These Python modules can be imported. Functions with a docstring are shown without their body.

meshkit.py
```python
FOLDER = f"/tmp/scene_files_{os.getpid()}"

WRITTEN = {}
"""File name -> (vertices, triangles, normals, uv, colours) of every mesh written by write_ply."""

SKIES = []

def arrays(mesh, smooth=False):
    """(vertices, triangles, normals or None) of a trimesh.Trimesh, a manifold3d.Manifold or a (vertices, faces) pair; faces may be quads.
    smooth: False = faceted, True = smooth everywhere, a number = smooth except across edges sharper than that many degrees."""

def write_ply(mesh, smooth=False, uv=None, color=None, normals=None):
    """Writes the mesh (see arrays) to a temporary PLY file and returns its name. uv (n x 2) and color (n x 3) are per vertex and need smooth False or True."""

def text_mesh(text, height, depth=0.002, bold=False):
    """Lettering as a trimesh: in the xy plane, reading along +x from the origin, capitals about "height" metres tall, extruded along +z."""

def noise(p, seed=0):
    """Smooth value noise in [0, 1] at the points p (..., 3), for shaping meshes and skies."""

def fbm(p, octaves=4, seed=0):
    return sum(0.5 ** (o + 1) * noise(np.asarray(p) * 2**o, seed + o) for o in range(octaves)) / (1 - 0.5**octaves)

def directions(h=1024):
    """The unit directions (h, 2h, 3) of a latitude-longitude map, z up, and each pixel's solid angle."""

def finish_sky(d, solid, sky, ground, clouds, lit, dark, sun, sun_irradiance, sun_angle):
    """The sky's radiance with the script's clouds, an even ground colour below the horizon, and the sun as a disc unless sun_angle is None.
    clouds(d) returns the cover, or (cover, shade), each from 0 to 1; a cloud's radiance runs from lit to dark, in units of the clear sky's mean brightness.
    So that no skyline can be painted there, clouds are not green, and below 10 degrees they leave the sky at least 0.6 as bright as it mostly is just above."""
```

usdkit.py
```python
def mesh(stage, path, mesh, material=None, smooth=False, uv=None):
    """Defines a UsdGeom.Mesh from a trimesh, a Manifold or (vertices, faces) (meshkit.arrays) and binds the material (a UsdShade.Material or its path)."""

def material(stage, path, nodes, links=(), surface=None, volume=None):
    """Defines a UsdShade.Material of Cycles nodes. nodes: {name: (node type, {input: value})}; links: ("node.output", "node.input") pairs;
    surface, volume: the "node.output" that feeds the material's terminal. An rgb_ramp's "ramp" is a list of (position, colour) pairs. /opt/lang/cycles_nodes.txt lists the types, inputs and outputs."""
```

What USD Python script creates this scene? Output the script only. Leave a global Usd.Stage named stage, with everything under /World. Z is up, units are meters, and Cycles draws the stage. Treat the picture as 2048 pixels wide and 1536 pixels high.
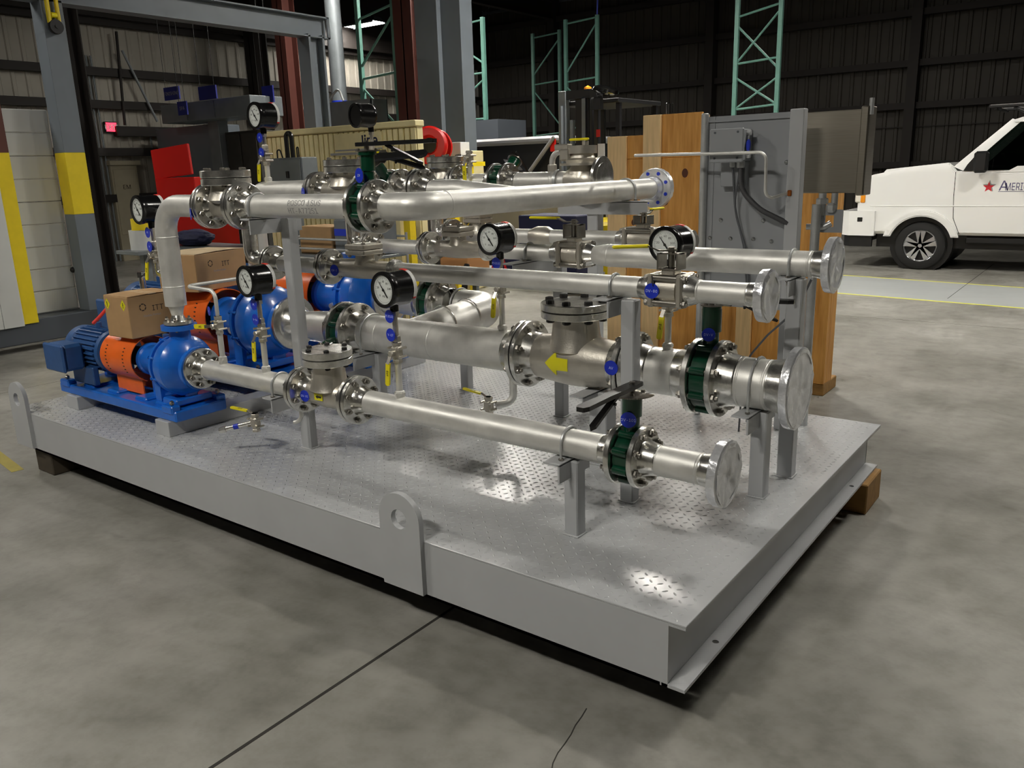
import math, random, numpy as np, trimesh, usdkit, meshkit
from pxr import Usd, UsdGeom, UsdShade, UsdLux, Gf, Sdf
from shapely.geometry import Polygon, Point, box as sbox
from shapely import affinity
from shapely.ops import unary_union

stage = Usd.Stage.CreateInMemory()
UsdGeom.SetStageUpAxis(stage, UsdGeom.Tokens.z); UsdGeom.SetStageMetersPerUnit(stage, 1.0)
W = UsdGeom.Xform.Define(stage, '/World'); stage.SetDefaultPrim(W.GetPrim())
Z0 = 0.42                       # everything below is written with z = 0 on the skid's deck; the floor lies Z0 under it
FL = -Z0
# ------------------------------------------------------------------ camera
cam = UsdGeom.Camera.Define(stage, '/World/camera')
yaw, pitch, roll = math.radians(127.06), math.radians(-14.69), math.radians(-1.74)
fw = np.array([math.cos(pitch)*math.cos(yaw), math.cos(pitch)*math.sin(yaw), math.sin(pitch)])
r0 = np.array([math.sin(yaw), -math.cos(yaw), 0]); u0 = np.cross(r0, fw)
rt = r0*math.cos(roll)+u0*math.sin(roll); up = -r0*math.sin(roll)+u0*math.cos(roll)
m = Gf.Matrix4d(*[float(v) for row in (list(rt)+[0], list(up)+[0], list(-fw)+[0], [0.9939, -2.2119, 1.4487+Z0, 1]) for v in row])
cam.AddTransformOp().Set(m)
cam.CreateHorizontalApertureAttr(36.0); cam.CreateVerticalApertureAttr(27.0)
cam.CreateFocalLengthAttr(36.0*1641.35/2048); cam.CreateClippingRangeAttr(Gf.Vec2f(0.05, 200))
EXPOSURE = 1.2
cam.CreateExposureAttr(EXPOSURE)
# ------------------------------------------------------------------ light: high-bay lamps and one added fill (built further down from this table) and a faint ambience
LAMP_POWER = 58.0
LAMPS = [(-17.2, 15.4, 5.5, 'glowing high-bay lamp far back, the only lamp in view', .9),
         (-12.4, 10.2, 5.6, 'high-bay lamp above the cabinets beyond the red tool chest', .7),
         (-8.5, 10.0, 5.6, 'high-bay lamp above the brown and grey columns', 1.6),
         (-4.2, 8.2, 5.6, 'high-bay lamp above the forklift and wooden crate', 1.9),
         (-4.0, 16.6, 6.3, 'high-bay lamp above the nearest teal rack upright', .35),
         (2.2, 9.5, 5.6, 'high-bay lamp above the aisle in front of the pickup', 1.2),
         (-1.3, -4.6, 5.5, 'high-bay lamp above the floor on the camera side of the skid', 1.35),
         (-6.5, -3.8, 5.6, 'high-bay lamp above the floor left of the camera', .9),
         (1.3, 3.4, 5.6, 'added high-bay fill lamp above the right edge of the skid', .75),  # unseen lamp added to fill the skid's shadow on the right floor
         (-11., 0.5, 5.6, 'high-bay lamp above the dock door', .6)]
dome = UsdLux.DomeLight.Define(stage, '/World/dome'); dome.CreateIntensityAttr(0.02); dome.CreateColorAttr(Gf.Vec3f(1.0, 0.98, 0.94))
# ------------------------------------------------------------------ materials
LK = '/World/Looks'
def lin(c):
    c = np.asarray(c, float)/255.0
    return tuple(np.where(c <= .04045, c/12.92, ((c+.055)/1.055)**2.4))
def mat(name, col, rough=.5, metal=0., var=.0, vs=6., bump=0., bs=60., stretch=(1, 1, 1), spec=None, coat=0., rvar=0., extra=None, col2=None):
    c = np.array(lin(col)); n = {'p': ('principled_bsdf', {'base_color': tuple(c), 'roughness': rough, 'metallic': metal})}; L = []
    if spec is not None: n['p'][1]['specular_ior_level'] = spec
    if coat: n['p'][1]['coat_weight'] = coat; n['p'][1]['coat_roughness'] = .12
    if extra: n['p'][1].update(extra)
    if var or bump or rvar:
        n['g'] = ('geometry', {}); n['m'] = ('mapping', {'scale': stretch}); L.append(('g.position', 'm.vector'))
        n['n'] = ('noise_texture', {'scale': vs, 'detail': 5., 'roughness': .6}); L.append(('m.vector', 'n.vector'))
        if var:
            c2 = np.array(lin(col2)) if col2 is not None else np.clip(c*(1+var), 0, 1)
            n['r'] = ('rgb_ramp', {'ramp': [(.3, tuple(np.clip(c*(1-var), 0, 1))), (.7, tuple(c2))]})
            L += [('n.fac', 'r.fac'), ('r.color', 'p.base_color')]
        if rvar:
            n['rr'] = ('map_range', {'from_min': .3, 'from_max': .7, 'to_min': max(.03, rough-rvar), 'to_max': rough+rvar}); L += [('n.fac', 'rr.value'), ('rr.result', 'p.roughness')]
        if bump:
            n['b'] = ('noise_texture', {'scale': bs, 'detail': 3.}); n['bb'] = ('bump', {'strength': bump, 'distance': .004})
            L += [('m.vector', 'b.vector'), ('b.fac', 'bb.height'), ('bb.normal', 'p.normal')]
    return usdkit.material(stage, f'{LK}/{name}', n, L, surface='p.BSDF')
def emit(name, col, s):
    return usdkit.material(stage, f'{LK}/{name}', {'e': ('emission', {'color': lin(col), 'strength': s})}, surface='e.emission')
M = dict(
    paint=mat('paint', (176, 178, 180), .34, var=.04, vs=3, bump=.06, bs=90),
    lugpaint=mat('lugpaint', (182, 184, 186), .19, var=.03, vs=3, spec=.8),
    deck=mat('deck', (178, 180, 182), .27, var=.05, vs=2.5, bump=.05, bs=70),
    pipe=mat('pipe', (222, 221, 216), .46, .6, var=.1, vs=9, bump=.05, bs=40, rvar=.08),
    flange=mat('flange', (226, 225, 220), .24, .95, var=.04, vs=12, rvar=.03),
    cast=mat('cast', (204, 199, 188), .38, .85, var=.1, vs=9, bump=.15, bs=140),
    bolt=mat('bolt', (160, 156, 148), .32, 1., var=.1, vs=30),
    blackbolt=mat('blackbolt', (28, 27, 26), .45, .3),
    gasket=mat('gasket', (24, 24, 24), .7),
    green=mat('green', (12, 62, 42), .22, var=.12, vs=12, coat=.4),
    black=mat('black', (22, 22, 22), .32, var=.1, vs=20, bump=.08, bs=200),
    gaugeblack=mat('gaugeblack', (16, 16, 17), .18),
    dial=mat('dial', (232, 234, 232), .35), ink=mat('ink', (28, 28, 30), .6), faint=mat('faint', (150, 150, 150), .6),
    blue=mat('blue', (26, 106, 206), .28, var=.1, vs=10, coat=.3, bump=.06, bs=60),
    motor=mat('motor', (44, 84, 138), .42, var=.14, vs=12, bump=.1, bs=90),
    orange=mat('orange', (240, 108, 34), .34, var=.08, vs=6),
    card=mat('card', (172, 138, 96), .75, var=.09, vs=7, bump=.06, bs=120), cardlight=mat('cardlight', (205, 184, 150), .55, var=.06, vs=10), print=mat('print', (62, 50, 38), .8),
    yellow=mat('yellow', (232, 218, 22), .38), colyellow=mat('colyellow', (232, 206, 30), .45, var=.05, vs=8), tag=mat('tag', (26, 52, 190), .3), tagink=mat('tagink', (190, 200, 235), .5),
    sticker=mat('sticker', (222, 214, 24), .4), white=mat('white', (226, 226, 224), .4), red=mat('red', (200, 22, 16), .36), redglow=mat('redglow', (240, 70, 60), .4),
    foil=mat('foil', (230, 232, 236), .22, .6, var=.12, vs=30, bump=.6, bs=55),
    wrap=mat('wrap', (226, 228, 232), .25, .0, var=.07, vs=14, bump=.25, bs=26, coat=.7),
    woodpale=mat('woodpale', (222, 190, 138), .6, var=.13, vs=5, stretch=(8, 8, .55), bump=.1), woodgold=mat('woodgold', (206, 140, 52), .55, var=.24, vs=3.2, stretch=(7, 7, .6), bump=.1, col2=(222, 164, 84)),
    knot=mat('knot', (84, 42, 18), .6), timber=mat('timber', (150, 112, 58), .7, var=.2, vs=4, stretch=(2, 6, 6)), shadewood=mat('shadewood', (66, 58, 46), .8, var=.2, vs=8),
    brushed=mat('brushed', (150, 144, 132), .38, .9, var=.08, vs=60, stretch=(.1, .1, 3)), panel=mat('panel', (150, 153, 156), .4, .1, var=.04, vs=4),
    rubber=mat('rubber', (66, 66, 68), .55), cable=mat('cable', (92, 94, 98), .5), zinc=mat('zinc', (196, 198, 198), .38, .6, var=.08, vs=20),
    teal=mat('teal', (96, 142, 130), .45, var=.08, vs=6), brown=mat('brown', (88, 46, 38), .55, var=.08, vs=4), bluegrey=mat('bluegrey', (108, 116, 124), .5, var=.05, vs=3), darkgrey=mat('darkgrey', (74, 79, 86), .5, var=.05, vs=3),
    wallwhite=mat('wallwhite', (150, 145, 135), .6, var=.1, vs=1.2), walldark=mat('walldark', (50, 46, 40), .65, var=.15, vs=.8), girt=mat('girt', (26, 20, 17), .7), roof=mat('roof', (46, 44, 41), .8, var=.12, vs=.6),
    door=mat('door', (206, 208, 206), .4, var=.03, vs=3), cream=mat('cream', (222, 210, 160), .5, var=.07, vs=5), navy=mat('navy', (24, 28, 62), .7), darkmetal=mat('darkmetal', (30, 30, 32), .5, .2), grime=mat('grime', (58, 56, 52), .7, var=.2, vs=5),
    beige=mat('beige', (160, 152, 130), .6, var=.06, vs=4), galv=mat('galv', (120, 126, 130), .45, .3, var=.1, vs=4), signblue=mat('signblue', (26, 34, 128), .5),
    truck=mat('truck', (238, 238, 236), .25, coat=.6), trim=mat('trim', (18, 18, 19), .45), tyre=mat('tyre', (26, 26, 26), .75, bump=.2, bs=80), alloy=mat('alloy', (206, 208, 210), .2, .9), chrome=mat('chrome', (214, 216, 218), .1, 1.),
    lampor=mat('lampor', (236, 150, 40), .2), tancard=mat('tancard', (206, 148, 92), .7), lampclear=mat('lampclear', (226, 220, 206), .15), star=mat('star', (196, 40, 50), .5), stargrey=mat('stargrey', (140, 142, 140), .5), letters=mat('letters', (88, 84, 120), .5),
    silver=mat('silver', (158, 158, 160), .35, .5), hoodbeige=mat('hoodbeige', (150, 142, 122), .4), rivet=mat('rivet', (190, 192, 192), .25, .9), copper=mat('copper', (170, 96, 40), .4, .6),
    bluepaint=mat('bluepaint', (32, 60, 200), .4))
def pane(name, col, ior):
    return usdkit.material(stage, f'{LK}/{name}', {'t': ('transparent_bsdf', {'color': col}), 'g': ('glossy_bsdf', {'roughness': .03, 'color': (1, 1, 1)}), 'f': ('fresnel', {'IOR': ior}), 'geo': ('geometry', {}), 'i': ('math', {'math_type': 'subtract', 'value1': 1.}), 'k': ('math', {'math_type': 'multiply'}), 'm': ('mix_closure', {})},
        [('geo.backfacing', 'i.value2'), ('f.fac', 'k.value1'), ('i.value', 'k.value2'), ('k.value', 'm.fac'), ('t.BSDF', 'm.closure1'), ('g.BSDF', 'm.closure2')], surface='m.closure')
M['glass'] = pane('glass', (.3, .34, .32), 1.5); M['clear'] = pane('clear', (.98, .985, .98), 1.4)
M['exit'] = emit('exit', (255, 50, 70), 1.6)
# concrete: blotches, fine mottling and a polished sheen that varies
M['concrete'] = usdkit.material(stage, LK+'/concrete', {
    'g': ('geometry', {}), 'a': ('noise_texture', {'scale': .9, 'detail': 6., 'roughness': .62}), 'b': ('noise_texture', {'scale': 7., 'detail': 8., 'roughness': .7}), 'c': ('noise_texture', {'scale': 2.6, 'detail': 4., 'distortion': 1.2}),
    'ra': ('rgb_ramp', {'ramp': [(.28, lin((110, 108, 100))), (.5, lin((141, 139, 132))), (.72, lin((163, 161, 155)))]}),
    'rb': ('rgb_ramp', {'ramp': [(.3, (.72, .72, .7)), (.55, (1, 1, 1)), (.8, (1.1, 1.1, 1.1))]}), 'mx': ('mix', {'mix_type': 'multiply', 'fac': .8}),
    'rr': ('map_range', {'from_min': .3, 'from_max': .7, 'to_min': .3, 'to_max': .52}), 'bu': ('bump', {'strength': .05, 'distance': .004}), 'p': ('principled_bsdf', {})},
    [('g.position', 'a.vector'), ('g.position', 'b.vector'), ('g.position', 'c.vector'), ('a.fac', 'ra.fac'), ('b.fac', 'rb.fac'), ('ra.color', 'mx.color1'), ('rb.color', 'mx.color2'), ('mx.color', 'p.base_color'),
     ('c.fac', 'rr.value'), ('rr.result', 'p.roughness'), ('b.fac', 'bu.height'), ('bu.normal', 'p.normal')], surface='p.BSDF')
M['lane'] = mat('lane', (162, 166, 166), .4, var=.05, vs=2); M['line'] = mat('line', (226, 226, 60), .45, var=.06, vs=4); M['wornline'] = mat('wornline', (170, 156, 70), .5, var=.15, vs=6); M['joint'] = mat('joint', (46, 44, 40), .9); M['seal'] = mat('seal', (60, 58, 54), .8)
# ------------------------------------------------------------------ mesh helpers
A = lambda *v: np.array(v, float)
cat = lambda *ms: trimesh.util.concatenate([x for y in ms for x in (y if isinstance(y, (list, tuple)) else [y])])
def mk(v, f): return trimesh.Trimesh(np.asarray(v, float), np.asarray(f, int), process=False)
def basis(d):
    d = np.asarray(d, float); d = d/np.linalg.norm(d); a = A(0, 0, 1) if abs(d[2]) < .9 else A(1, 0, 0)
    x = np.cross(a, d); x /= np.linalg.norm(x); return x, np.cross(d, x), d
def box(x0, x1, y0, y1, z0, z1, b=0.):
    c = A((x0+x1)/2, (y0+y1)/2, (z0+z1)/2); h = A(abs(x1-x0), abs(y1-y0), abs(z1-z0))/2
    if b <= 0: return trimesh.creation.box(extents=h*2, transform=trimesh.transformations.translation_matrix(c))
    b = min(b, h.min()*.9); P = []
    for s in np.ndindex(2, 2, 2):
        q = (np.array(s)*2-1)*h
        for k in range(3):
            w = q.copy()
            for j in range(3):
                if j != k: w[j] -= np.sign(w[j])*b
            P.append(w+c)
    return trimesh.convex.convex_hull(np.array(P))
def cbox(c, s, b=0.): return box(c[0]-s[0]/2, c[0]+s[0]/2, c[1]-s[1]/2, c[1]+s[1]/2, c[2]-s[2]/2, c[2]+s[2]/2, b)
def rot(ms, ang, axis, about):
    ms = ms.copy(); ms.apply_transform(trimesh.transformations.rotation_matrix(ang, axis, about)); return ms
def rev(p, d, prof, n=32):
    x, y, z = basis(d); p = np.asarray(p, float); th = np.linspace(0, 2*math.pi, n, endpoint=False); V = []; F = []; cs = np.cos(th)[:, None]*x+np.sin(th)[:, None]*y
    for t, r in prof: V.append(p+z*t+cs*max(r, 1e-5))
    for i in range(len(prof)-1):
        for j in range(n):
            a, b, c, e = i*n+j, i*n+(j+1) % n, (i+1)*n+j, (i+1)*n+(j+1) % n; F += [[a, b, e], [a, e, c]]
    return mk(np.vstack(V), F)
def cyl(p0, p1, r, n=20, b=0.):
    p0 = np.asarray(p0, float); p1 = np.asarray(p1, float); L = np.linalg.norm(p1-p0)
    pr = [(0, 0), (0, r-b), (b, r), (L-b, r), (L, r-b), (L, 0)] if b else [(0, 0), (0, r), (L, r), (L, 0)]
    return rev(p0, p1-p0, pr, n)
def sph(c, r, k=2): s = trimesh.creation.icosphere(subdivisions=k, radius=r); s.apply_translation(c); return s
def bend(pts, R, seg=7):
    pts = [np.asarray(q, float) for q in pts]; out = [pts[0]]
    for i in range(1, len(pts)-1):
        a, b, c = pts[i-1], pts[i], pts[i+1]; u = (a-b)/np.linalg.norm(a-b); v = (c-b)/np.linalg.norm(c-b)
        ang = math.acos(np.clip(u@v, -1, 1)); t = min(R/math.tan(ang/2), np.linalg.norm(a-b)*.49, np.linalg.norm(c-b)*.49); rr = t*math.tan(ang/2)
        w = (u+v); w /= np.linalg.norm(w); ctr = b+w*(rr/math.sin(ang/2)); s = b+u*t-ctr; e = b+v*t-ctr; tot = math.acos(np.clip(s@e/(rr*rr), -1, 1))
        for k in range(seg+1):
            f = k/seg; out.append(ctr+(s*math.sin((1-f)*tot)+e*math.sin(f*tot))/math.sin(tot))
    out.append(pts[-1]); return out
def tube(pts, r, n=14, R=0, seg=7):
    if R: pts = bend(pts, R, seg)
    P = [np.asarray(q, float) for q in pts]; P = [q for i, q in enumerate(P) if i == 0 or np.linalg.norm(q-P[i-1]) > 1e-6]
    rs = r if hasattr(r, '__len__') else [r]*len(P); x, y, _ = basis(P[1]-P[0]); V = []; th = np.linspace(0, 2*math.pi, n, endpoint=False)
    for i, q in enumerate(P):
        t = (P[min(i+1, len(P)-1)]-P[max(i-1, 0)]); t /= np.linalg.norm(t); x = x-t*(x@t); x /= np.linalg.norm(x); y = np.cross(t, x)
        V.append(q+(np.cos(th)[:, None]*x+np.sin(th)[:, None]*y)*rs[i])
    F = []
    for i in range(len(P)-1):
        for j in range(n):
            a, b, c, e = i*n+j, i*n+(j+1) % n, (i+1)*n+j, (i+1)*n+(j+1) % n; F += [[a, b, e], [a, e, c]]
    V = np.vstack(V+[P[0][None], P[-1][None]]); k = len(V)-2; o = (len(P)-1)*n
    for j in range(n): F += [[k, (j+1) % n, j], [k+1, o+j, o+(j+1) % n]]
    return mk(V, F)
def ext(poly, h, origin, ux, uy):
    """A shapely polygon extruded: its x and y along ux and uy, thickness h along ux x uy, from origin."""
    ms = trimesh.creation.extrude_polygon(poly, h, engine='earcut'); ux = np.asarray(ux, float); uy = np.asarray(uy, float); uz = np.cross(ux, uy)
    T = np.eye(4); T[:3, 0], T[:3, 1], T[:3, 2], T[:3, 3] = ux, uy, uz, origin; ms.apply_transform(T); return ms
def text(s, h, origin, ux, uy, depth=.0008, bold=False, center=True):
    ms = meshkit.text_mesh(s, h, depth, bold)
    if center: ms.apply_translation([-(ms.bounds[0][0]+ms.bounds[1][0])/2, -(ms.bounds[0][1]+ms.bounds[1][1])/2, 0])
    T = np.eye(4); T[:3, 0], T[:3, 1], T[:3, 2], T[:3, 3] = ux, uy, np.cross(ux, uy), origin; ms.apply_transform(T); return ms
def lathe_flange(p, d, od, th, pod, hub, hb):
    return rev(p, d, [(0, 0), (0, od*.34), (.002, od*.34), (.002, od/2-.003), (.005, od/2), (th-.003, od/2), (th, od/2-.003), (th, hb/2+.004), (th+.004, hb/2), (th+hub*.35, hb/2-.004), (th+hub, pod/2+.002), (th+hub+.006, pod/2+.003), (th+hub+.01, pod/2)], 40)
def hexnut(p, d, r, h): return rev(p, d, [(0, 0), (0, r), (h*.8, r), (h, r*.85), (h, 0)], 6)
def stud(p0, p1, r, ext_=.012):
    p0 = np.asarray(p0, float); p1 = np.asarray(p1, float); d = (p1-p0)/np.linalg.norm(p1-p0)
    return cat(cyl(p0-d*(ext_+r*1.6), p1+d*(ext_+r*1.6), r, 8), hexnut(p0, -d, r*1.85, r*1.7), hexnut(p1, d, r*1.85, r*1.7))
# ------------------------------------------------------------------ scene helpers
_n = {}
def uniq(parent, name):
    k = _n[(parent, name)] = _n.get((parent, name), -1)+1
    return f'{parent}/{name}' + (f'_{k:03d}' if k else '')
def setd(prim, **kw):
    for k, v in kw.items():
        if v: prim.SetCustomDataByKey(k, v)
class T:
    """A thing: an Xform at its base; parts are meshes in deck coordinates shifted to that base."""
    def __init__(s, name, label, cat_, loc, group=None, kind=None):
        s.path = uniq('/World', name); s.loc = A(*loc); x = UsdGeom.Xform.Define(stage, s.path); x.AddTranslateOp().Set(Gf.Vec3d(float(loc[0]), float(loc[1]), float(loc[2]+Z0)))
        setd(x.GetPrim(), label=label, category=cat_, group=group, kind=kind)
    def part(s, name, ms, m, parent=None, label=None, smooth=32, kind=None):
        p = uniq(parent or s.path, name); ms = ms.copy(); ms.apply_translation(-s.loc)
        q = usdkit.mesh(stage, p, ms, M[m] if isinstance(m, str) else m, smooth=smooth); setd(q.GetPrim(), label=label, kind=kind); return p
def one(name, ms, m, label, cat_, group=None, kind=None, smooth=32):
    p = uniq('/World', name); c = ms.bounds.mean(0); c[2] = ms.bounds[0][2]; ms = ms.copy(); ms.apply_translation(-c)
    q = usdkit.mesh(stage, p, ms, M[m] if isinstance(m, str) else m, smooth=smooth); q.AddTranslateOp().Set(Gf.Vec3d(float(c[0]), float(c[1]), float(c[2]+Z0)))
    setd(q.GetPrim(), label=label, category=cat_, group=group, kind=kind); return p
X, Y, Z = A(1, 0, 0), A(0, 1, 0), A(0, 0, 1)
FS = {4: dict(od=.236, th=.025, hub=.052, hb=.14, bc=.094, nb=8, br=.0085, pod=.1143), 8: dict(od=.346, th=.029, hub=.07, hb=.25, bc=.149, nb=8, br=.0105, pod=.219), 3: dict(od=.194, th=.022, hub=.044, hb=.108, bc=.076, nb=4, br=.0085, pod=.089)}
def flange(t, p, d, s, parent=None, m='flange', label=None, pod=None):
    f = FS[s]; return t.part('flange', lathe_flange(p, d, f['od'], f['th'], pod or f['pod'], f['hub'], f['hb']), m, parent, label)
def bolts(t, c, d, s, half, parent=None, m='bolt', off=.5, nb=None, bc=None, br=None):
    """A ring of studs with nuts through a joint centred on c, reaching half a grip to each side."""
    f = FS[s]; x, y, z = basis(d); nb = nb or f['nb']; bc = bc or f['bc']
    for k in range(nb):
        a = 2*math.pi*(k+off)/nb; q = np.asarray(c, float)+(x*math.cos(a)+y*math.sin(a))*bc
        t.part('bolt', stud(q-z*half, q+z*half, br or f['br']), m, parent)
# ------------------------------------------------------------------ the building
t = T('floor', 'polished grey concrete floor with saw-cut joints', 'floor', (-5, 7, FL-.12), kind='structure')
xs, ys = [-18.6, -13.2, -7.2, 9.2], [-9.2, 8.22, 22.2]
for i in range(len(xs)-1):
    for j in range(len(ys)-1):
        g = .005; t.part('slab', box(xs[i]+g, xs[i+1]-g, ys[j]+g, ys[j+1]-g, FL-.1, FL), 'concrete', smooth=False)
t.part('joint_filler', box(-18.6, 9.2, -9.2, 22.2, FL-.12, FL-.02), 'joint', smooth=False)
def strip(p, q, w, z=.0015):
    p, q = A(*p), A(*q); u = (q-p)/np.linalg.norm(q-p); n = A(-u[1], u[0])*w/2; return ext(Polygon([p+n, q+n, q-n, p-n]), z, (0, 0, FL), X, Y)
la, lb, lc, ld = A(-6, 10.45), A(6, 8.95), A(-6, 12.45), A(6, 10.65)
t.part('lane', ext(Polygon([la, lb, ld, lc]), .001, (0, 0, FL), X, Y), 'lane', smooth=False)
t.part('yellow_line', strip(la, lb, .055), 'line', smooth=False); t.part('yellow_line', strip(lc, ld, .055), 'line', smooth=False)
t.part('worn_line', strip((-8.2, .42), (-4.82, -.06), .075), 'wornline', smooth=False)
t.part('joint_line', box(-1.21, -1.2+.004, -9.1, 1.6, FL, FL+.001), 'joint', smooth=False); t.part('joint_line', box(-.9, -.892, 10.1, 14.5, FL, FL+.0018), 'seal', smooth=False)
rnd = random.Random(4); q = A(-.35, -.05); pts = [q.copy()]                                              # hairline crack in the slab
for k in range(14): q = q+A(.016+rnd.uniform(-.012, .012), -.05); pts.append(q.copy())
t.part('crack', cat([strip(pts[k], pts[k+1], .0035) for k in range(14)]), 'seal', smooth=False)
def cladding(n, pitch, d):
    """Ribbed sheet: cross-section along x, from 0 to n*pitch."""
    P = []
    for k in range(n): P += [(k*pitch, 0), (k*pitch+pitch*.62, 0), (k*pitch+pitch*.7, d), (k*pitch+pitch*.92, d)]
    P.append((n*pitch, 0)); return Polygon(P+[(n*pitch, -.06), (0, -.06)])
t = T('wall_left', 'off-white ribbed metal wall with dark girts', 'wall', (-18.5, 7, FL), kind='structure')
t.part('cladding', ext(cladding(104, .3, .022), 7.7, (-18.5, 22.2, FL), -Y, X), 'wallwhite', smooth=False)
for z in (1.05, 2.1, 3.15, 3.86, 4.95, 6.1): t.part('girt', box(-18.47, -18.28, -9, 22.1, z-.09, z+.09), 'girt')
t.part('dark_upper_panel', box(-18.46, -18.1, -9, 22, 5.0, 7.2), 'girt')  # dark sheet over the upper part of the wall
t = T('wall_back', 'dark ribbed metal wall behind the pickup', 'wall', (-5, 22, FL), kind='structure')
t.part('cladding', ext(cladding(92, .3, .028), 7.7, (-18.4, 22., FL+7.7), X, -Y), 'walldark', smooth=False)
for z in (1.25, 2.2, 2.72, 3.75, 4.95, 6.1): t.part('girt', box(-18.3, 9, 21.76 if z != 2.2 else 21.93, 21.96, z-.07*(z != 2.2)-.01, z+.07*(z != 2.2)+.01), 'girt')
for x in (-15, -9.5, -4., 1.5, 7): t.part('pilaster', box(x-.12, x+.12, 21.6, 21.95, FL, 7.2), 'girt')
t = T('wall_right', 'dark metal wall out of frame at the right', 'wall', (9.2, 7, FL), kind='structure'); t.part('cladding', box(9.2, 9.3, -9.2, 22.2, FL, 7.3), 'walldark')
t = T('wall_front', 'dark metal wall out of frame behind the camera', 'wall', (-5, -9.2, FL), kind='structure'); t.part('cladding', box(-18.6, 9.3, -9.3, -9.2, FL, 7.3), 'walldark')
t = T('ceiling', 'dark metal roof deck on steel beams and joists', 'ceiling', (-5, 7, 7.2), kind='structure')
t.part('roof_deck', box(-18.6, 9.3, -9.3, 22.2, 7.25, 7.35), 'roof')
for y in np.arange(-8, 22.1, 3.0): t.part('joist', cat(box(-18.4, 9.1, y-.04, y+.04, 7.1, 7.2), box(-18.4, 9.1, y-.04, y+.04, 6.62, 6.7), [cyl((x, y, 6.68), (x+.6*s, y, 7.12), .018, 6) for x in np.arange(-18, 9, 1.2) for s in (1, -1)]), 'darkgrey')
for x in (-15, -7.5, 0.): t.part('beam', cat(box(x-.1, x+.1, -9, 22, 6.58, 6.62), box(x-.015, x+.015, -9, 22, 6.1, 6.6), box(x-.1, x+.1, -9, 22, 6.08, 6.11)), 'girt')
for k, (x, y, z, lab, s) in enumerate(LAMPS):
    t = T('high_bay_lamp', lab, 'lamp', (x, y, z), group='high-bay lamps')
    t.part('reflector', cat(trimesh.convex.convex_hull(np.array([(x+a*.64, y+b*.24, z+.02) for a in (-1, 1) for b in (-1, 1)]+[(x+a*.6, y+b*.12, z+.14) for a in (-1, 1) for b in (-1, 1)])), box(x-.3, x+.3, y-.06, y+.06, z+.14, z+.22, .01), [box(x-.64, x+.64, y+b*.24-.006, y+b*.24+.006, z-.02, z+.03) for b in (-1, 1)]), 'darkgrey')
    t.part('hanger', cat([cyl((x+a, y, z+.2), (x+a, y, 7.2), .008, 8) for a in (-.25, .25)]), 'darkmetal')
    q = t.part('lens', box(x-.6, x+.6, y-.2, y+.2, z+.0, z+.015), emit(f'lamp_{k}', (255, 250, 240), LAMP_POWER*s))
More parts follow.
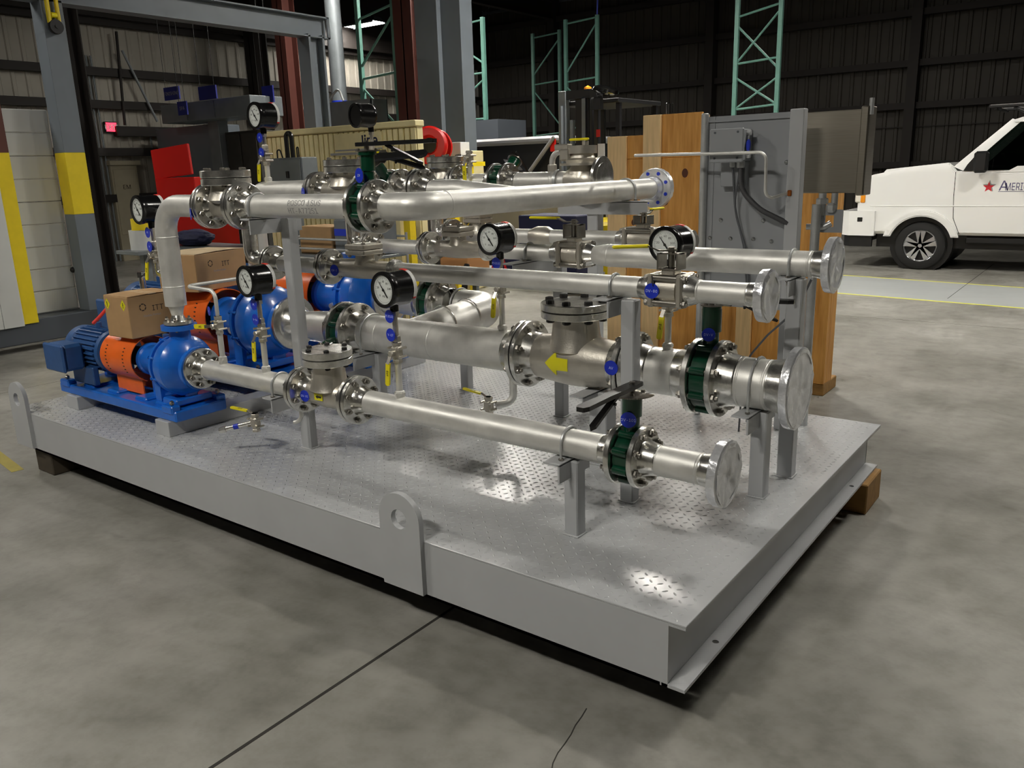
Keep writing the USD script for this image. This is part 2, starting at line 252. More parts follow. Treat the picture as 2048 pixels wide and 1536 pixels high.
# ------------------------------------------------------------------ skid base
SX = -4.87; SW = 2.526
t = T('skid_frame', 'grey steel skid base with chequer-plate deck, channel beams and lifting lugs', 'skid', (SX/2, SW/2, -.25))
t.part('deck_plate', box(SX, 0, 0, SW, -.008, 0, .0015), 'deck', smooth=False)
t.part('side_beam', cat(box(SX, -.0625, .0, .0125, -.25, -.0085), box(SX, -.09, .0, .08, -.25, -.238)), 'paint', smooth=False)
t.part('side_beam', cat(box(SX, -.064, SW-.014, SW-.002, -.25, -.0085), box(SX, -.064, SW-.08, SW-.002, -.25, -.238)), 'paint', smooth=False)
hp = sbox(0, 0, .085, SW)
for yy in (.33, 2.12): hp = hp.difference(Point(.052, yy).buffer(.012))
t.part('end_beam', cat(box(-.076, -.064, .013, SW, -.237, -.019), ext(hp, .012, (-.085, 0, -.25), X, Y), box(-.062, -.002, .0, SW, -.018, -.0085)), 'paint', smooth=False)
t.part('end_beam', cat(box(SX, SX+.012, .0, SW, -.25, -.0085), box(SX, SX+.08, .0, SW, -.25, -.238)), 'paint', smooth=False)
for x in (-3.9, -2.9, -1.9, -.95): t.part('cross_beam', cat(box(x-.006, x+.006, .02, SW-.02, -.24, -.0085), box(x-.05, x+.05, .02, SW-.02, -.25, -.24)), 'paint', smooth=False)
def lug(xc, w, top, hz, hr):
    r = w/2; P = unary_union([Point(0, top-r).buffer(r, 24), sbox(-r, -.236, r, top-r)]).difference(Point(0, hz).buffer(hr, 20))
    ms = ext(P, .025, (xc, .0015, 0), X, Z); return ms
t.part('lifting_lug', lug(-1.26, .225, .19, .078, .043), 'paint', label='lifting lug with a round hole at the near end of the front beam')
t.part('lifting_lug', lug(-4.72, .225, .2, .085, .043), 'paint', label='lifting lug with a round hole at the far left corner')
c = A(-2.97, -.0005, -.148); R = .056                                                                         # centre-of-gravity mark
qd = lambda a: Polygon([(0, 0)]+[(R*math.cos(a+k*math.pi/20), R*math.sin(a+k*math.pi/20)) for k in range(11)])
P = unary_union([qd(0), qd(math.pi), Point(0, 0).buffer(R).difference(Point(0, 0).buffer(R*.84)), sbox(-R*1.45, -.004, R*1.45, .004), sbox(-.004, -R*1.6, .004, R*1.6)])
t.part('gravity_mark', ext(P, .0012, (c[0], .0022, c[2]), X, Z), 'sticker', label='yellow quartered circle centre-of-gravity sticker')
# raised lugs of the chequer plate: domed bars, two crossed directions, real relief, past counting
pit = .0375; e1 = []
u_ = np.linspace(0, 2*math.pi, 8, endpoint=False); dome = [A(math.cos(a)*.0125, math.sin(a)*.0042, 0) for a in u_]+[A(math.cos(a)*.0085, math.sin(a)*.0028, .0019) for a in u_]+[A(0, 0, .0026)]
df = [];
for j in range(8): df += [[j, (j+1) % 8, 8+(j+1) % 8], [j, 8+(j+1) % 8, 8+j], [8+j, 8+(j+1) % 8, 16]]
dome = np.array(dome); df = np.array(df); VV = []; FF = []; k = 0
for i in range(int(-SX/pit)):
    for j in range(int(SW/pit)):
        a = math.radians(45 if (i+j) % 2 else -45); c_, s_ = math.cos(a), math.sin(a)
        d = dome @ np.array([[c_, s_, 0], [-s_, c_, 0], [0, 0, 1]]); VV.append(d+A(SX+pit*(i+.6), pit*(j+.55), 0)); FF.append(df+17*k); k += 1
q = usdkit.mesh(stage, t.path+'/tread_lugs', mk(np.vstack(VV)-t.loc, np.vstack(FF)), M['lugpaint'], smooth=True); q.GetPrim().SetCustomDataByKey('kind', 'stuff')
for lab, a in (('wooden block under the right back corner of the skid', (-.06, .09, 2.2, 2.5)), ('wooden block under the left front corner of the skid, coloured dark for shade', (-4.72, -4.5, .03, .9)), ('wooden block under the back left corner of the skid', (-4.72, -4.5, 1.6, 2.5)), ('wooden block under the right front part of the skid', (-1.5, -1.3, .5, 1.4))):
    one('timber_block', box(a[0]-.1 if a[0] == -.06 else a[0], a[1]-.06 if a[0] == -.06 else a[1], a[2], a[3], FL, -.25, .006), 'timber' if 'right' in lab else 'shadewood', lab, 'wooden block', 'timber blocks under the skid')  # left blocks take a wood colour darkened for the shade under the skid
# ------------------------------------------------------------------ pumps
t = T('pump_plinth', 'long grey plinth under the pump ends nearest the pipes', 'plinth', (-3.4, 1.3, 0)); t.part('box_section', box(-3.47, -3.33, .21, 2.4, .0, .09, .003), 'paint')
t = T('pump_plinth', 'long grey steel plinth across the deck under the motor ends', 'plinth', (-4.45, 1.3, 0)); t.part('box_section', box(-4.54, -4.4, .21, 2.4, .0, .09, .003), 'paint')
def pump(y, zc, xs, s, label, dx):
    """Centrifugal pump set: suction flange face at xs, shaft height zc above the deck, size factor s, discharge dx behind the suction face."""
    t = T('pump_set', label, 'pump', (xs-.7*s, y, .09), group='blue end-suction pump sets')
    x = lambda v: xs-v*s; top = zc-.2*s
    pl = Polygon([(x(1.42), -.165*s), (x(.04), -.165*s), (x(.04), .165*s), (x(1.42), .165*s)])
    bp = t.part('baseplate', cat(box(x(1.42), x(.045), y-.17*s, y+.17*s, .0905, top-.03*s, .008), [box(x(a+.11), x(a), y+b*.15*s-.03*s, y+b*.15*s+.03*s, top-.05*s, top, .008) for a in (.06, 1.28) for b in (-1, 1)],
                               [box(x(a+.13), x(a), y-.13*s, y+.13*s, top-.06*s, top-.012*s, .01) for a in (.2, .42, .75, 1.05)]), 'blue')
    for a in (.1, 1.34):
        for b in (-1, 1): t.part('anchor_bolt', stud((x(a), y+b*.15*s, top-.01), (x(a), y+b*.15*s, top+.006), .008, .008), 'bolt', bp)
    # volute casing with its suction and discharge flanges
    cas = t.part('casing', cat(rev((x(0), y, zc), -X, [(0, 0), (0, .125*s), (.03*s, .125*s), (.035*s, .085*s), (.07*s, .085*s), (.1*s, .15*s), (.14*s, .178*s), (.2*s, .178*s), (.23*s, .165*s), (.25*s, .15*s), (.25*s, 0)], 44),
                               rev((x(dx), y, zc+.1*s), Z, [(0, .075*s), (.06*s, .06*s), (.11*s, .058*s), (.118*s, .1*s), (.145*s, .1*s), (.145*s, 0)], 36), box(x(.235), x(.12), y-.04*s, y+.04*s, top-.02, zc-.12*s, .01), box(x(.25), x(.1), y-.12*s, y+.12*s, top-.02, top+.02*s, .008)), 'blue')
    for k in range(8):
        a = 2*math.pi*(k+.5)/8; t.part('cover_bolt', stud((x(.225), y+.165*s*math.cos(a), zc+.165*s*math.sin(a)), (x(.27), y+.165*s*math.cos(a), zc+.165*s*math.sin(a)), .006*s, .004), 'blue', cas)
    t.part('name_plate', rot(box(x(.2), x(.14), y-.1*s, y-.02*s, zc+.178*s, zc+.184*s), math.radians(-20), X, (x(.17), y, zc)), 'zinc', cas)
    br = t.part('bearing_frame', cat(rev((x(.25), y, zc), -X, [(0, 0), (0, .168*s), (.02*s, .168*s), (.026*s, .13*s), (.06*s, .105*s), (.12*s, .095*s), (.24*s, .09*s), (.25*s, .1*s), (.275*s, .1*s), (.28*s, .06*s), (.3*s, .028*s), (.42*s, .028*s), (.42*s, 0)], 40),
                                     box(x(.5), x(.44), y-.035*s, y+.035*s, top-.02, zc-.05*s, .008), [box(x(.33), x(.27), y+b*.1*s-.012*s, y+b*.1*s+.012*s, top-.02, zc-.06*s) for b in (-1, 1)]), 'blue')
    t.part('sight_glass', cyl((x(.36), y-.085*s, zc-.04*s), (x(.36), y-.107*s, zc-.045*s), .017*s, 16), 'zinc', br); t.part('filler_cap', cyl((x(.38), y, zc+.085*s), (x(.38), y, zc+.112*s), .016*s, 12), 'zinc', br)
    # open-ended arched guard over the coupling
    R = .142*s; aa = np.linspace(math.radians(-158), math.radians(158), 48); ring = [(R*math.sin(a), R*math.cos(a)) for a in aa]
    gp = Polygon(ring+[(p_*.97, q_*.97) for p_, q_ in ring[::-1]])
    gd = t.part('coupling_guard', cat(ext(gp, .36*s, (x(.87), y, zc), Y, Z), [box(x(.85), x(.55), y+b*.06*s-.004, y+b*.06*s+.004, top-.02*s, zc-.12*s) for b in (-1, 1)]), 'orange')
    t.part('guard_slots', cat([cbox((x(.6+.2*j), y-R*math.cos(math.radians(a))-.0005, zc+R*math.sin(math.radians(a))), (.012*s, .004, .006*s)) for j in (0, 1) for a in range(-30, 40, 9)]), 'print', gd)
    t.part('coupling', cyl((x(.88), y, zc), (x(.6), y, zc), .06*s, 20), 'darkmetal')
    # finned motor
    mo = t.part('motor', cat(rev((x(.9), y, zc), -X, [(0, 0), (0, .1*s), (.02*s, .135*s), (.05*s, .14*s), (.07*s, .125*s), (.36*s, .125*s), (.37*s, .138*s), (.44*s, .138*s), (.49*s, .11*s), (.5*s, 0)], 36),
                             [rot(box(x(1.26), x(.97), y-.004*s, y+.004*s, zc+.118*s, zc+.142*s), a, X, (0, y, zc)) for a in np.linspace(0, 2*math.pi, 28, endpoint=False)],
                             [box(x(1.27), x(1.0), y+b*.12*s-.02*s, y+b*.12*s+.02*s, top-.01, zc-.09*s, .006) for b in (-1, 1)], tube([(x(1.12), y, zc+.13*s), (x(1.12), y, zc+.175*s)], .02*s, 10)), 'motor')
    t.part('conduit_box', cat(box(x(1.3), x(1.07), y-.27*s, y-.14*s, zc-.1*s, zc+.07*s, .018*s), box(x(1.31), x(1.06), y-.285*s, y-.262*s, zc-.105*s, zc+.075*s, .01)), 'motor', mo)
    return t
p1 = pump(.40, .385, -3.23, 1.0, 'smallest blue pump set, at the front left under the sealed carton', .17)
p2 = pump(1.18, .50, -3.36, 1.36, 'large blue pump set in the middle, under the open-topped carton', .21)
p3 = pump(1.96, .56, -3.22, 1.36, 'large blue pump set furthest back, mostly hidden behind pipes', .21)
# ------------------------------------------------------------------ piping pieces
def spool(label, name='pipe_spool', loc=None, group=None): return T(name, label, 'pipe', loc, group)
def tag_disc(t, c, n, txt, r=.032, parent=None):
    n = np.asarray(n, float)/np.linalg.norm(n); ux = np.cross(Z, n); ux /= np.linalg.norm(ux); uy = np.cross(n, ux)
    q = t.part('round_tag', cyl(np.asarray(c)-n*.001, np.asarray(c)+n*.001, r, 24), 'tag', parent, label='round blue engraved tag')
    t.part('tag_text', text(txt, r*.36, np.asarray(c)+n*.001, ux, uy, .0006), 'tagink', parent or None)
def wire(t, pts, parent=None): t.part('tag_wire', tube(pts, .0016, 6), 'ink', parent)
def seam(t, p, d, r): t.part('weld_seam', rev(np.asarray(p)-np.asarray(d)*.007, d, [(0, r-.001), (.004, r+.0012), (.007, r+.0018), (.01, r+.0012), (.014, r-.001)], 36), 'pipe')
def end_cover(t, p, d, s):
    """A blanked end flange wrapped in foil and stretch film; p is its outer face."""
    f = FS[s]; R = f['od']/2; d = np.asarray(d, float); t.part('end_flange', lathe_flange(np.asarray(p)-d*.012, -d, f['od']-.006, f['th'], f['pod'], f['hub'], f['hb']), 'flange')
    rim = rev(np.asarray(p)-d*.04, d, [(0, R-.012), (.004, R+.002), (.02, R+.004), (.036, R+.004), (.04, R-.002), (.041, R-.02)], 72)
    v = rim.vertices; v += (meshkit.fbm(v*70, 3, 5)[:, None]-.5)*.008*((v-np.asarray(p))-((v-np.asarray(p))@d)[:, None]*d)/R; rim.vertices = v
    c = t.part('foil_rim', rim, 'foil', label='crinkled foil around the flange rim')
    x, y, z = basis(d); V = [np.asarray(p)]; F = []; n = 40
    for i in range(1, 9):
        for j in range(n):
            a = 2*math.pi*j/n; r = (R-.004)*i/8; V.append(np.asarray(p)+(x*math.cos(a)+y*math.sin(a))*r)
    for j in range(n): F.append([0, 1+j, 1+(j+1) % n])
    for i in range(7):
        for j in range(n): a, b, cc, e = 1+i*n+j, 1+i*n+(j+1) % n, 1+(i+1)*n+j, 1+(i+1)*n+(j+1) % n; F += [[a, e, b], [a, cc, e]]
    V = np.array(V); rr = np.linalg.norm(V-np.asarray(p), axis=1)/R
    V = V+d*((meshkit.fbm(V*26+3, 3, 9)-.5)*.012-.006*np.clip(1-rr, 0, 1)+.001)[:, None]
    t.part('film_cover', mk(V, F), 'wrap', label='stretch film over the open end', smooth=True)
def u_bolt(t, x, yc, zc, r, d=Y, zb=None, br=.006):
    """U over a pipe of radius r; its legs go down to zb; d is the direction across the pipe."""
    d = np.asarray(d, float); R = r+br; c = A(x, yc, zc); arc = [c+d*R*math.cos(a)+Z*R*math.sin(a) for a in np.linspace(0, math.pi, 17)]
    q = t.part('u_bolt', tube([A(*(c+d*R)[:2], zb-.035)]+arc+[A(*(c-d*R)[:2], zb-.035)], br, 10), 'zinc')
    for s in (1, -1):
        p = (c+d*R*s); t.part('nut', hexnut((p[0], p[1], zb-.008), -Z, .011, .01), 'bolt', q); t.part('nut', hexnut((p[0], p[1], zb+.001), Z, .011, .008), 'bolt', q)
def support(label, x, y, zc, r, py=None, arm=(None, None), sz=.064, along='y', px=None, ub=True, ubd=None):
    """Square post with an angle bracket and a U-bolt. The bracket's top touches the pipe's underside."""
    top = zc-r; py = y if py is None else py; px = x+.022 if px is None else px; a0, a1 = (arm[0] if arm[0] is not None else (y if along == 'y' else x)-r-.055, arm[1] if arm[1] is not None else (y if along == 'y' else x)+r+.055)
    t = T('pipe_support', label, 'pipe support', (px, py, 0), group='grey pipe supports')
    t.part('post', box(px-sz/2, px+sz/2, py-sz/2, py+sz/2, 0, top-.0085, .005), 'paint')
    t.part('weld_foot', box(px-sz/2-.007, px+sz/2+.007, py-sz/2-.007, py+sz/2+.007, 0, .006, .004), 'paint')
    if along == 'y': t.part('bracket', cat(box(x-.052, x+.024, a0, a1, top-.008, top), box(x+.016, x+.024, a0, a1, top-.078, top-.004)), 'paint')
    else: t.part('bracket', cat(box(a0, a1, y-.052, y+.024, top-.008, top), box(a0, a1, y-.052, y-.044, top-.078, top-.004)), 'paint')
    if ub: u_bolt(t, x, y, zc, r, Y if along == 'y' else X, top)
    return t
def butterfly(label, x0, x1, y, z, s, neck, lev, tilt=0., L=.3, tagtxt=None, lev2=True, foil=False):
    """Wafer butterfly valve between two flanges at x0 and x1; neck height over the centre; lever direction lev in plan."""
    f = FS[s]; R = f['bc']-.004; xc = (x0+x1)/2; h = (x1-x0)/2; c = A(xc, y, z); th = f['th']
    t = T('butterfly_valve', label, 'valve', (xc, y, z), group='green wafer butterfly valves')
    ax = A(0, -math.sin(tilt), math.cos(tilt)); sd = np.cross(ax, X)
    body = [rev((x0+.001, y, z), X, [(0, R*.8), (0, R), (2*h-.002, R), (2*h-.002, R*.8)], 40)]
    for k in range(f['nb']):
        a = 2*math.pi*(k+.5)/f['nb']; body.append(cyl((x0+.004, y+f['bc']*math.cos(a), z+f['bc']*math.sin(a)), (x1-.004, y+f['bc']*math.cos(a), z+f['bc']*math.sin(a)), .017, 12))
    b = t.part('body', cat(body), 'green')
    t.part('neck', cat(tube([c+ax*R*.9, c+ax*(neck*.62), c+ax*neck*.64, c+ax*(neck-.02)], [h*.9, h*.9, h*1.15, h*1.15], 16), rev(c+ax*(neck-.02), ax, [(0, 0), (0, .042), (.014, .042), (.014, 0)], 20)), 'green')
    np_ = c+ax*(neck-.004); n = 26; lv = np.asarray(lev, float); lv = lv-ax*(lv@ax); lv /= np.linalg.norm(lv); sv = np.cross(ax, lv)
    P = unary_union([Point(0, 0).buffer(.05), Polygon([(0, 0)]+[(.085*math.cos(a), .085*math.sin(a)) for a in np.linspace(-.2, 1.75, 20)])])
    for k in range(n): a = -.15+k*1.85/n; P = P.difference(Point(.085*math.cos(a), .085*math.sin(a)).buffer(.0024, 4))
    t.part('notch_plate', ext(P, .004, np_, lv, sv), 'bolt')
    t.part('plate_bolts', cat([hexnut(np_+lv*a_+sv*b_+ax*.004, ax, .008, .008) for a_, b_ in ((.035, .02), (-.03, .03), (-.02, -.035))]), 'bolt')
    lz = np_+ax*.028; Pl = Polygon([(-.045, -.016), (.02, -.02), (L*.55, -.016), (L-.02, -.02), (L, -.012), (L, .012), (L-.02, .02), (L*.55, .016), (.02, .02), (-.045, .016)]).buffer(.004)
    q = t.part('lever', ext(Pl, .016, lz-ax*.006, lv, sv), 'black', label='black lever handle')
    t.part('stem', cyl(np_, lz+ax*.018, .011, 12), 'bolt')
    if lev2: d2 = lv*math.cos(.42)-ax*math.sin(.42); t.part('trigger', cat(ext(Polygon([(0, -.011), (L*.52, -.013), (L*.57, 0), (L*.52, .013), (0, .011)]), .011, lz+lv*L*.3-ax*.01, d2, sv), cyl(lz+lv*L*.42-ax*.03+sv*.018, lz+lv*L*.42-ax*.03-sv*.018, .006, 8)), 'black', q)
    bolts(t, c, X, s, h+th, b)
    if tagtxt: tag_disc(t, c+ax*neck*.62+A(.01, -h*1.2-.006, 0), (.25, -1, .05), tagtxt, .03)
    return t
def check(label, x0, x1, y, z, s, bz, bod, nb=6, btop='blackbolt', tagtxt=None, arrow=None, sqcap=False, bx=None, br=None, flat=False):
    """Swing check valve from face x0 to face x1 with a bolted bonnet whose lower disc starts at bz."""
    f = FS[s]; r = (br or f['pod']/2); xc = (x0+x1)/2 if bx is None else bx; L = x1-x0; th = f['th']
    t = T('check_valve', label, 'valve', ((x0+x1)/2, y, z), group='stainless swing check valves')
    nr = bod*.33
    prof = [(0, r*.98)]+[(L*k/24, r*(1+.2*math.sin(math.pi*k/24)**2)) for k in range(1, 24)]+[(L, r*.98)]
    nk = [(0, nr*.5), (r*.55, nr*1.22), (r*.9, nr*1.12)]+[(r*.9+(bz-z-r*.9)*k/4, nr*(1+.12*(1-k/4)**2)) for k in range(1, 5)]
    b = t.part('body', cat(rev((x0, y, z), X, prof, 44), rev((xc, y, z), Z, nk, 40)), 'cast')
    if not flat: flange(t, (x0, y, z), X, s, b); flange(t, (x1, y, z), -X, s, b)
    if not flat:
        bolts(t, (x0, y, z), X, s, th, b); bolts(t, (x1, y, z), X, s, th, b)
        for xx in (x0, x1): t.part('gasket', rev((xx-.002, y, z), X, [(0, 0), (0, f['od']/2-.004), (.004, f['od']/2-.004), (.004, 0)], 36), 'gasket', b)
    if sqcap:
        q = t.part('bonnet', cat(cbox((xc, y, bz+.012), (bod, bod, .026), .006), cbox((xc, y, bz+.042), (bod, bod, .028), .006)), 'cast')
        for sx in (-1, 1):
            for sy in (-1, 1): t.part('bonnet_bolt', stud((xc+sx*bod*.38, y+sy*bod*.38, bz), (xc+sx*bod*.38, y+sy*bod*.38, bz+.056), .006, .004), 'bolt', q)
    else:
        q = t.part('bonnet', cat(rev((xc, y, bz), Z, [(0, 0), (0, bod/2-.003), (.003, bod/2), (.032, bod/2), (.034, bod/2-.003), (.034, 0)], 44), rev((xc, y, bz+.038), Z, [(0, 0), (0, bod/2-.003), (.003, bod/2), (.033, bod/2), (.036, bod/2-.003), (.036, 0)], 44)), 'flange')
        t.part('bonnet_gasket', cyl((xc, y, bz+.034), (xc, y, bz+.038), bod/2-.006, 36), 'gasket', q)
        for k in range(nb):
            a = 2*math.pi*(k+.3)/nb; p = A(xc+bod*.4*math.cos(a), y+bod*.4*math.sin(a), 0); t.part('bonnet_bolt', stud(p+Z*bz, p+Z*(bz+.074), .0075 if bod < .3 else .011, .002), btop, q)
    if tagtxt: tag_disc(t, A(x0+L*.2, y-r*1.13-.002, z-.01), (.1, -1, 0), tagtxt, .03)
    if arrow == 'big':
        P = Polygon([(-.07, 0), (-.01, .062), (-.004, .032), (.062, .03), (.062, -.03), (-.004, -.032), (-.01, -.062)]); ms = trimesh.creation.extrude_polygon(P, .001, engine='earcut')
        ms = ms.subdivide().subdivide().subdivide(); v = ms.vertices.copy(); a = v[:, 1]/(r*1.19); rr = r*1.205+v[:, 2]
        ms.vertices = np.stack([xc-.03+v[:, 0], y-rr*np.cos(a), z-.0+rr*np.sin(a)], 1); t.part('flow_arrow', ms, 'sticker', label='yellow flow arrow sticker pointing left')
    if arrow == 'small':
        t.part('flow_sticker', ext(sbox(-.03, -.017, .03, .017), .001, (xc-.01, y-r*1.215, z-.0), X, Z), 'sticker', label='yellow sticker with a black arrow')
        t.part('sticker_arrow', ext(Polygon([(-.02, 0), (-.006, .01), (-.006, .004), (.02, .004), (.02, -.004), (-.006, -.004), (-.006, -.01)]), .0006, (xc-.01, y-r*1.215-.001, z-.0), X, Z), 'ink')
    return t
def ball3(label, x0, x1, y, z, r, sq, lev, L=.17, tagtxt=None, h=.1, yellow=True):
    """Three-piece ball valve with square ends and a yellow lever."""
    t = T('ball_valve', label, 'valve', ((x0+x1)/2, y, z), group='three-piece ball valves'); w = .03; xc = (x0+x1)/2
    for xa in (x0, x1-w): t.part('end_plate', box(xa, xa+w, y-sq/2, y+sq/2, z-sq/2, z+sq/2, .008), 'cast')
    t.part('body', cat(rev((x0+w, y, z), X, [(0, r*1.2), (.004, r*1.42), (x1-x0-2*w-.004, r*1.42), (x1-x0-2*w, r*1.2)], 32), box(xc-.03, xc+.03, y-.035, y+.035, z, z+sq/2+.02, .006)), 'cast')
    for sy in (-1, 1):
        for sz in (-1, 1): t.part('tie_bolt', cat(stud((x0, y+sy*sq*.37, z+sz*sq*.37), (x1, y+sy*sq*.37, z+sz*sq*.37), .008, .004), cyl((x0, y+sy*sq*.37, z+sz*sq*.37), (x1, y+sy*sq*.37, z+sz*sq*.37), .016, 12)), 'bolt')
    for sx, d in ((x0, -X), (x1, X)): t.part('weld_end', rev((sx, y, z), d, [(0, 0), (0, r*1.35), (.012, r*1.35), (.045, r+.003), (.055, r)], 28), 'flange')
    zt = z+sq/2+.02; lv = A(*lev, 0.); lv /= np.linalg.norm(lv); sv = np.cross(Z, lv)
    t.part('yoke', cat(box(xc-.045, xc+.045, y-.04, y+.04, zt-.006, zt), box(xc-.045, xc-.039, y-.04, y+.04, zt, zt+h*.55), box(xc+.039, xc+.045, y-.04, y+.04, zt, zt+h*.55), box(xc-.045, xc+.045, y-.02, y+.02, zt+h*.5, zt+h*.55)), 'bolt')
    t.part('stem', cat(cyl((xc, y, zt), (xc, y, zt+h*.75), .014, 14), hexnut((xc, y, zt+h*.6), Z, .02, .012)), 'bolt')
    q = t.part('lever', cat(ext(sbox(-.02, -.014, .06, .014), .005, A(xc, y, zt+h*.62), lv, sv), ext(sbox(0, -.014, .05, .014), .005, A(xc, y, zt+h*.62)+lv*.055, (lv+Z*.45)/np.linalg.norm(lv+Z*.45), sv)), 'bolt')
    hz = A(xc, y, zt+h*.62)+lv*.09+Z*.022; t.part('grip', rot(cbox((0, 0, 0), (L, .028, .014), .006), math.atan2(lv[1], lv[0]), Z, (0, 0, 0)).apply_translation(hz+lv*L/2), 'yellow', q, label='yellow lever grip')
    if tagtxt: tag_disc(t, A(x0+w*.9, y-sq/2-.003, z-.0), (.05, -1, 0), tagtxt, .031); wire(t, [A(x0+w, y-sq/2-.004, z+.06), A(x0+w+.004, y-sq/2-.006, z+.02)])
    return t
def gauge(label, vlabel, c, zlow, pt=None, face=(-.08, -1, 0), R=.082, blank=False, tags=(), hang=None, vz=None, red=True, tap=True):
    """Pressure gauge on its riser: the small ball valve below is a thing of its own."""
    c = A(*c); n = A(*face); n /= np.linalg.norm(n); ux = np.cross(Z, n); uy = Z; vz = zlow+.2 if vz is None else vz
    px, py = (c[0], c[1]+.02) if pt is None else pt
    t = T('pressure_gauge', label, 'gauge', (px, py, vz+.05), group='black-cased pressure gauges')
    b = c+n*.05
    t.part('case', rev(c-n*.07, n, [(0, 0), (0, R*.86), (.012, R*.95), (.03, R*.97), (.1, R*.93), (.118, R*.99), (.135, R), (.14, R*.97), (.14, R*.8), (.13, R*.79), (.13, 0)], 44), 'gaugeblack')
    if blank: t.part('dial', cyl(c+n*.058, c+n*.064, R*.8, 36), 'gaugeblack', label='blank black face')
    else:
        d = t.part('dial', cyl(c+n*.058, c+n*.063, R*.79, 36), 'dial', label='white dial')
        marks = [];
        for k in range(-27, 28):
            a = math.radians(90-k*5); l = .07 if k % 5 else .13; p0, p1 = R*.68, R*(.68-l); marks.append(ext(Polygon([(p0*math.cos(a-.012), p0*math.sin(a-.012)), (p0*math.cos(a+.012), p0*math.sin(a+.012)), (p1*math.cos(a+.012), p1*math.sin(a+.012)), (p1*math.cos(a-.012), p1*math.sin(a-.012))]), .0004, c+n*.0632, ux, uy))
        t.part('scale', cat(marks, ext(Point(0, 0).buffer(R*.7).difference(Point(0, 0).buffer(R*.69)), .0004, c+n*.0631, ux, uy)), 'faint', d)
        t.part('numerals', cat([text(s_, R*.11, c+n*.0632+ux*R*.46*math.cos(a)+uy*R*.46*math.sin(a), ux, uy, .0004) for s_, a in (('0', 3.9), ('20', 2.9), ('40', 2.2), ('60', 1.57), ('80', .9), ('100', .2))], text('PSI', R*.1, c+n*.0632-uy*R*.35, ux, uy, .0004)), 'ink', d)
        a = math.radians(128); pv = ux*math.cos(a)+uy*math.sin(a); sv = np.cross(n, pv); t.part('pointer', cat(ext(Polygon([(-R*.5, -R*.035), (0, -R*.04), (R*.62, 0), (0, R*.04), (-R*.5, R*.035)]), .001, c+n*.066, pv, sv), cyl(c+n*.0655, c+n*.069, R*.07, 14)), 'ink', d)
        t.part('window', cyl(c+n*.0665+n*.004, c+n*.0665+n*.006, R*.8, 36), 'clear')
    rl = c-n*.062; arc = lambda a0, a1: cat([mk(*(lambda q: (q.vertices, q.faces))(ext(Polygon([(R*1.0*math.cos(a), R*1.0*math.sin(a)) for a in np.linspace(a0, a1, 14)]+[(R*.94*math.cos(a), R*.94*math.sin(a)) for a in np.linspace(a1, a0, 14)]), .016, rl, ux, uy)))])
    if red: t.part('rim_label', arc(-.55, 1.2), 'white', label='white strip label on the back rim'); t.part('rim_label', arc(1.2, 1.75), 'redglow', label='red end of the rim label'); t.part('rim_label', arc(-.62, -.5), 'redglow', label='red lower end of the rim label')
    p = A(px, py, c[2]-R*.9)
    t.part('socket', cat(tube([p+Z*.03, p-Z*.03], .02, 14), tube([A(px, py, c[2]-R*.8), c-Z*R*.7], .016, 10)), 'gaugeblack')
    t.part('riser', cat(tube([p-Z*.02, A(px, py, vz+.04)], .0125, 14), hexnut((px, py, vz+.05), Z, .021, .026), hexnut((px, py, p[2]-.05), Z, .02, .02)), 'cast')
    for k, (dz, tx) in enumerate(tags): tag_disc(t, A(px-.004, py-.03, p[2]-.045-dz), (-.1, -1, 0), tx, .03)
    v = T('gauge_valve', vlabel, 'valve', (px, py, zlow), group='small gauge isolation valves')
    if tap: v.part('nipple', cat(rev((px, py, zlow-.02), Z, [(0, .024), (.05, .022), (.055, .0155), (vz-zlow-.03, .0155), (vz-zlow-.01, .021)], 20), hexnut((px, py, zlow+.012), Z, .026, .016)), 'pipe')
    handle(v, A(px, py, vz), hang)
    return t
def handle(v, c, hang, out=A(0, -1, 0)):
    """Valve body with its yellow-sleeved flat handle; hang = direction the grip points."""
    v.part('body', cat(cbox(c, (.05, .042, .062), .01), cyl(c-Z*.05, c+Z*.05, .019, 14), hexnut(c-Z*.05, Z, .023, .016), hexnut(c+Z*.034, Z, .023, .016), cyl(c, c+out*.045, .012, 12), hexnut(c+out*.04, out, .014, .008), [cyl(c+A(a, .028*s_, b), c+A(a, -.028*s_, b), .006, 8) for a in (-.03, .03) for b in (-.02, .02) for s_ in (1,)]), 'cast')
    hg = A(*(hang or (-.12, 0, -1))); hg /= np.linalg.norm(hg); o = c+out*.04; sd = np.cross(hg, out); k = o+hg*.03+out*.012
    v.part('handle', cat(ext(sbox(-.012, -.009, .05, .009), .003, o, (hg+out*.5)/np.linalg.norm(hg+out*.5), sd)), 'bolt')
    g = v.part('grip', ext(Polygon([(0, -.011), (.1, -.011), (.106, -.006), (.106, .006), (.1, .011), (0, .011)]).buffer(.0015), .008, o+hg*.042+out*.02, hg, sd), 'yellow', label='yellow vinyl handle sleeve')
    up_ = np.cross(hg, out); sg = 1 if True else -1; nrm = np.cross(hg, sd); f_ = 1 if nrm@out > 0 else -1
    v.part('grip_mark', text('SVF', .011, o+hg*.09+out*(.0205 if f_ < 0 else .0285), hg, np.cross(out, hg), .0006), 'ink', g)
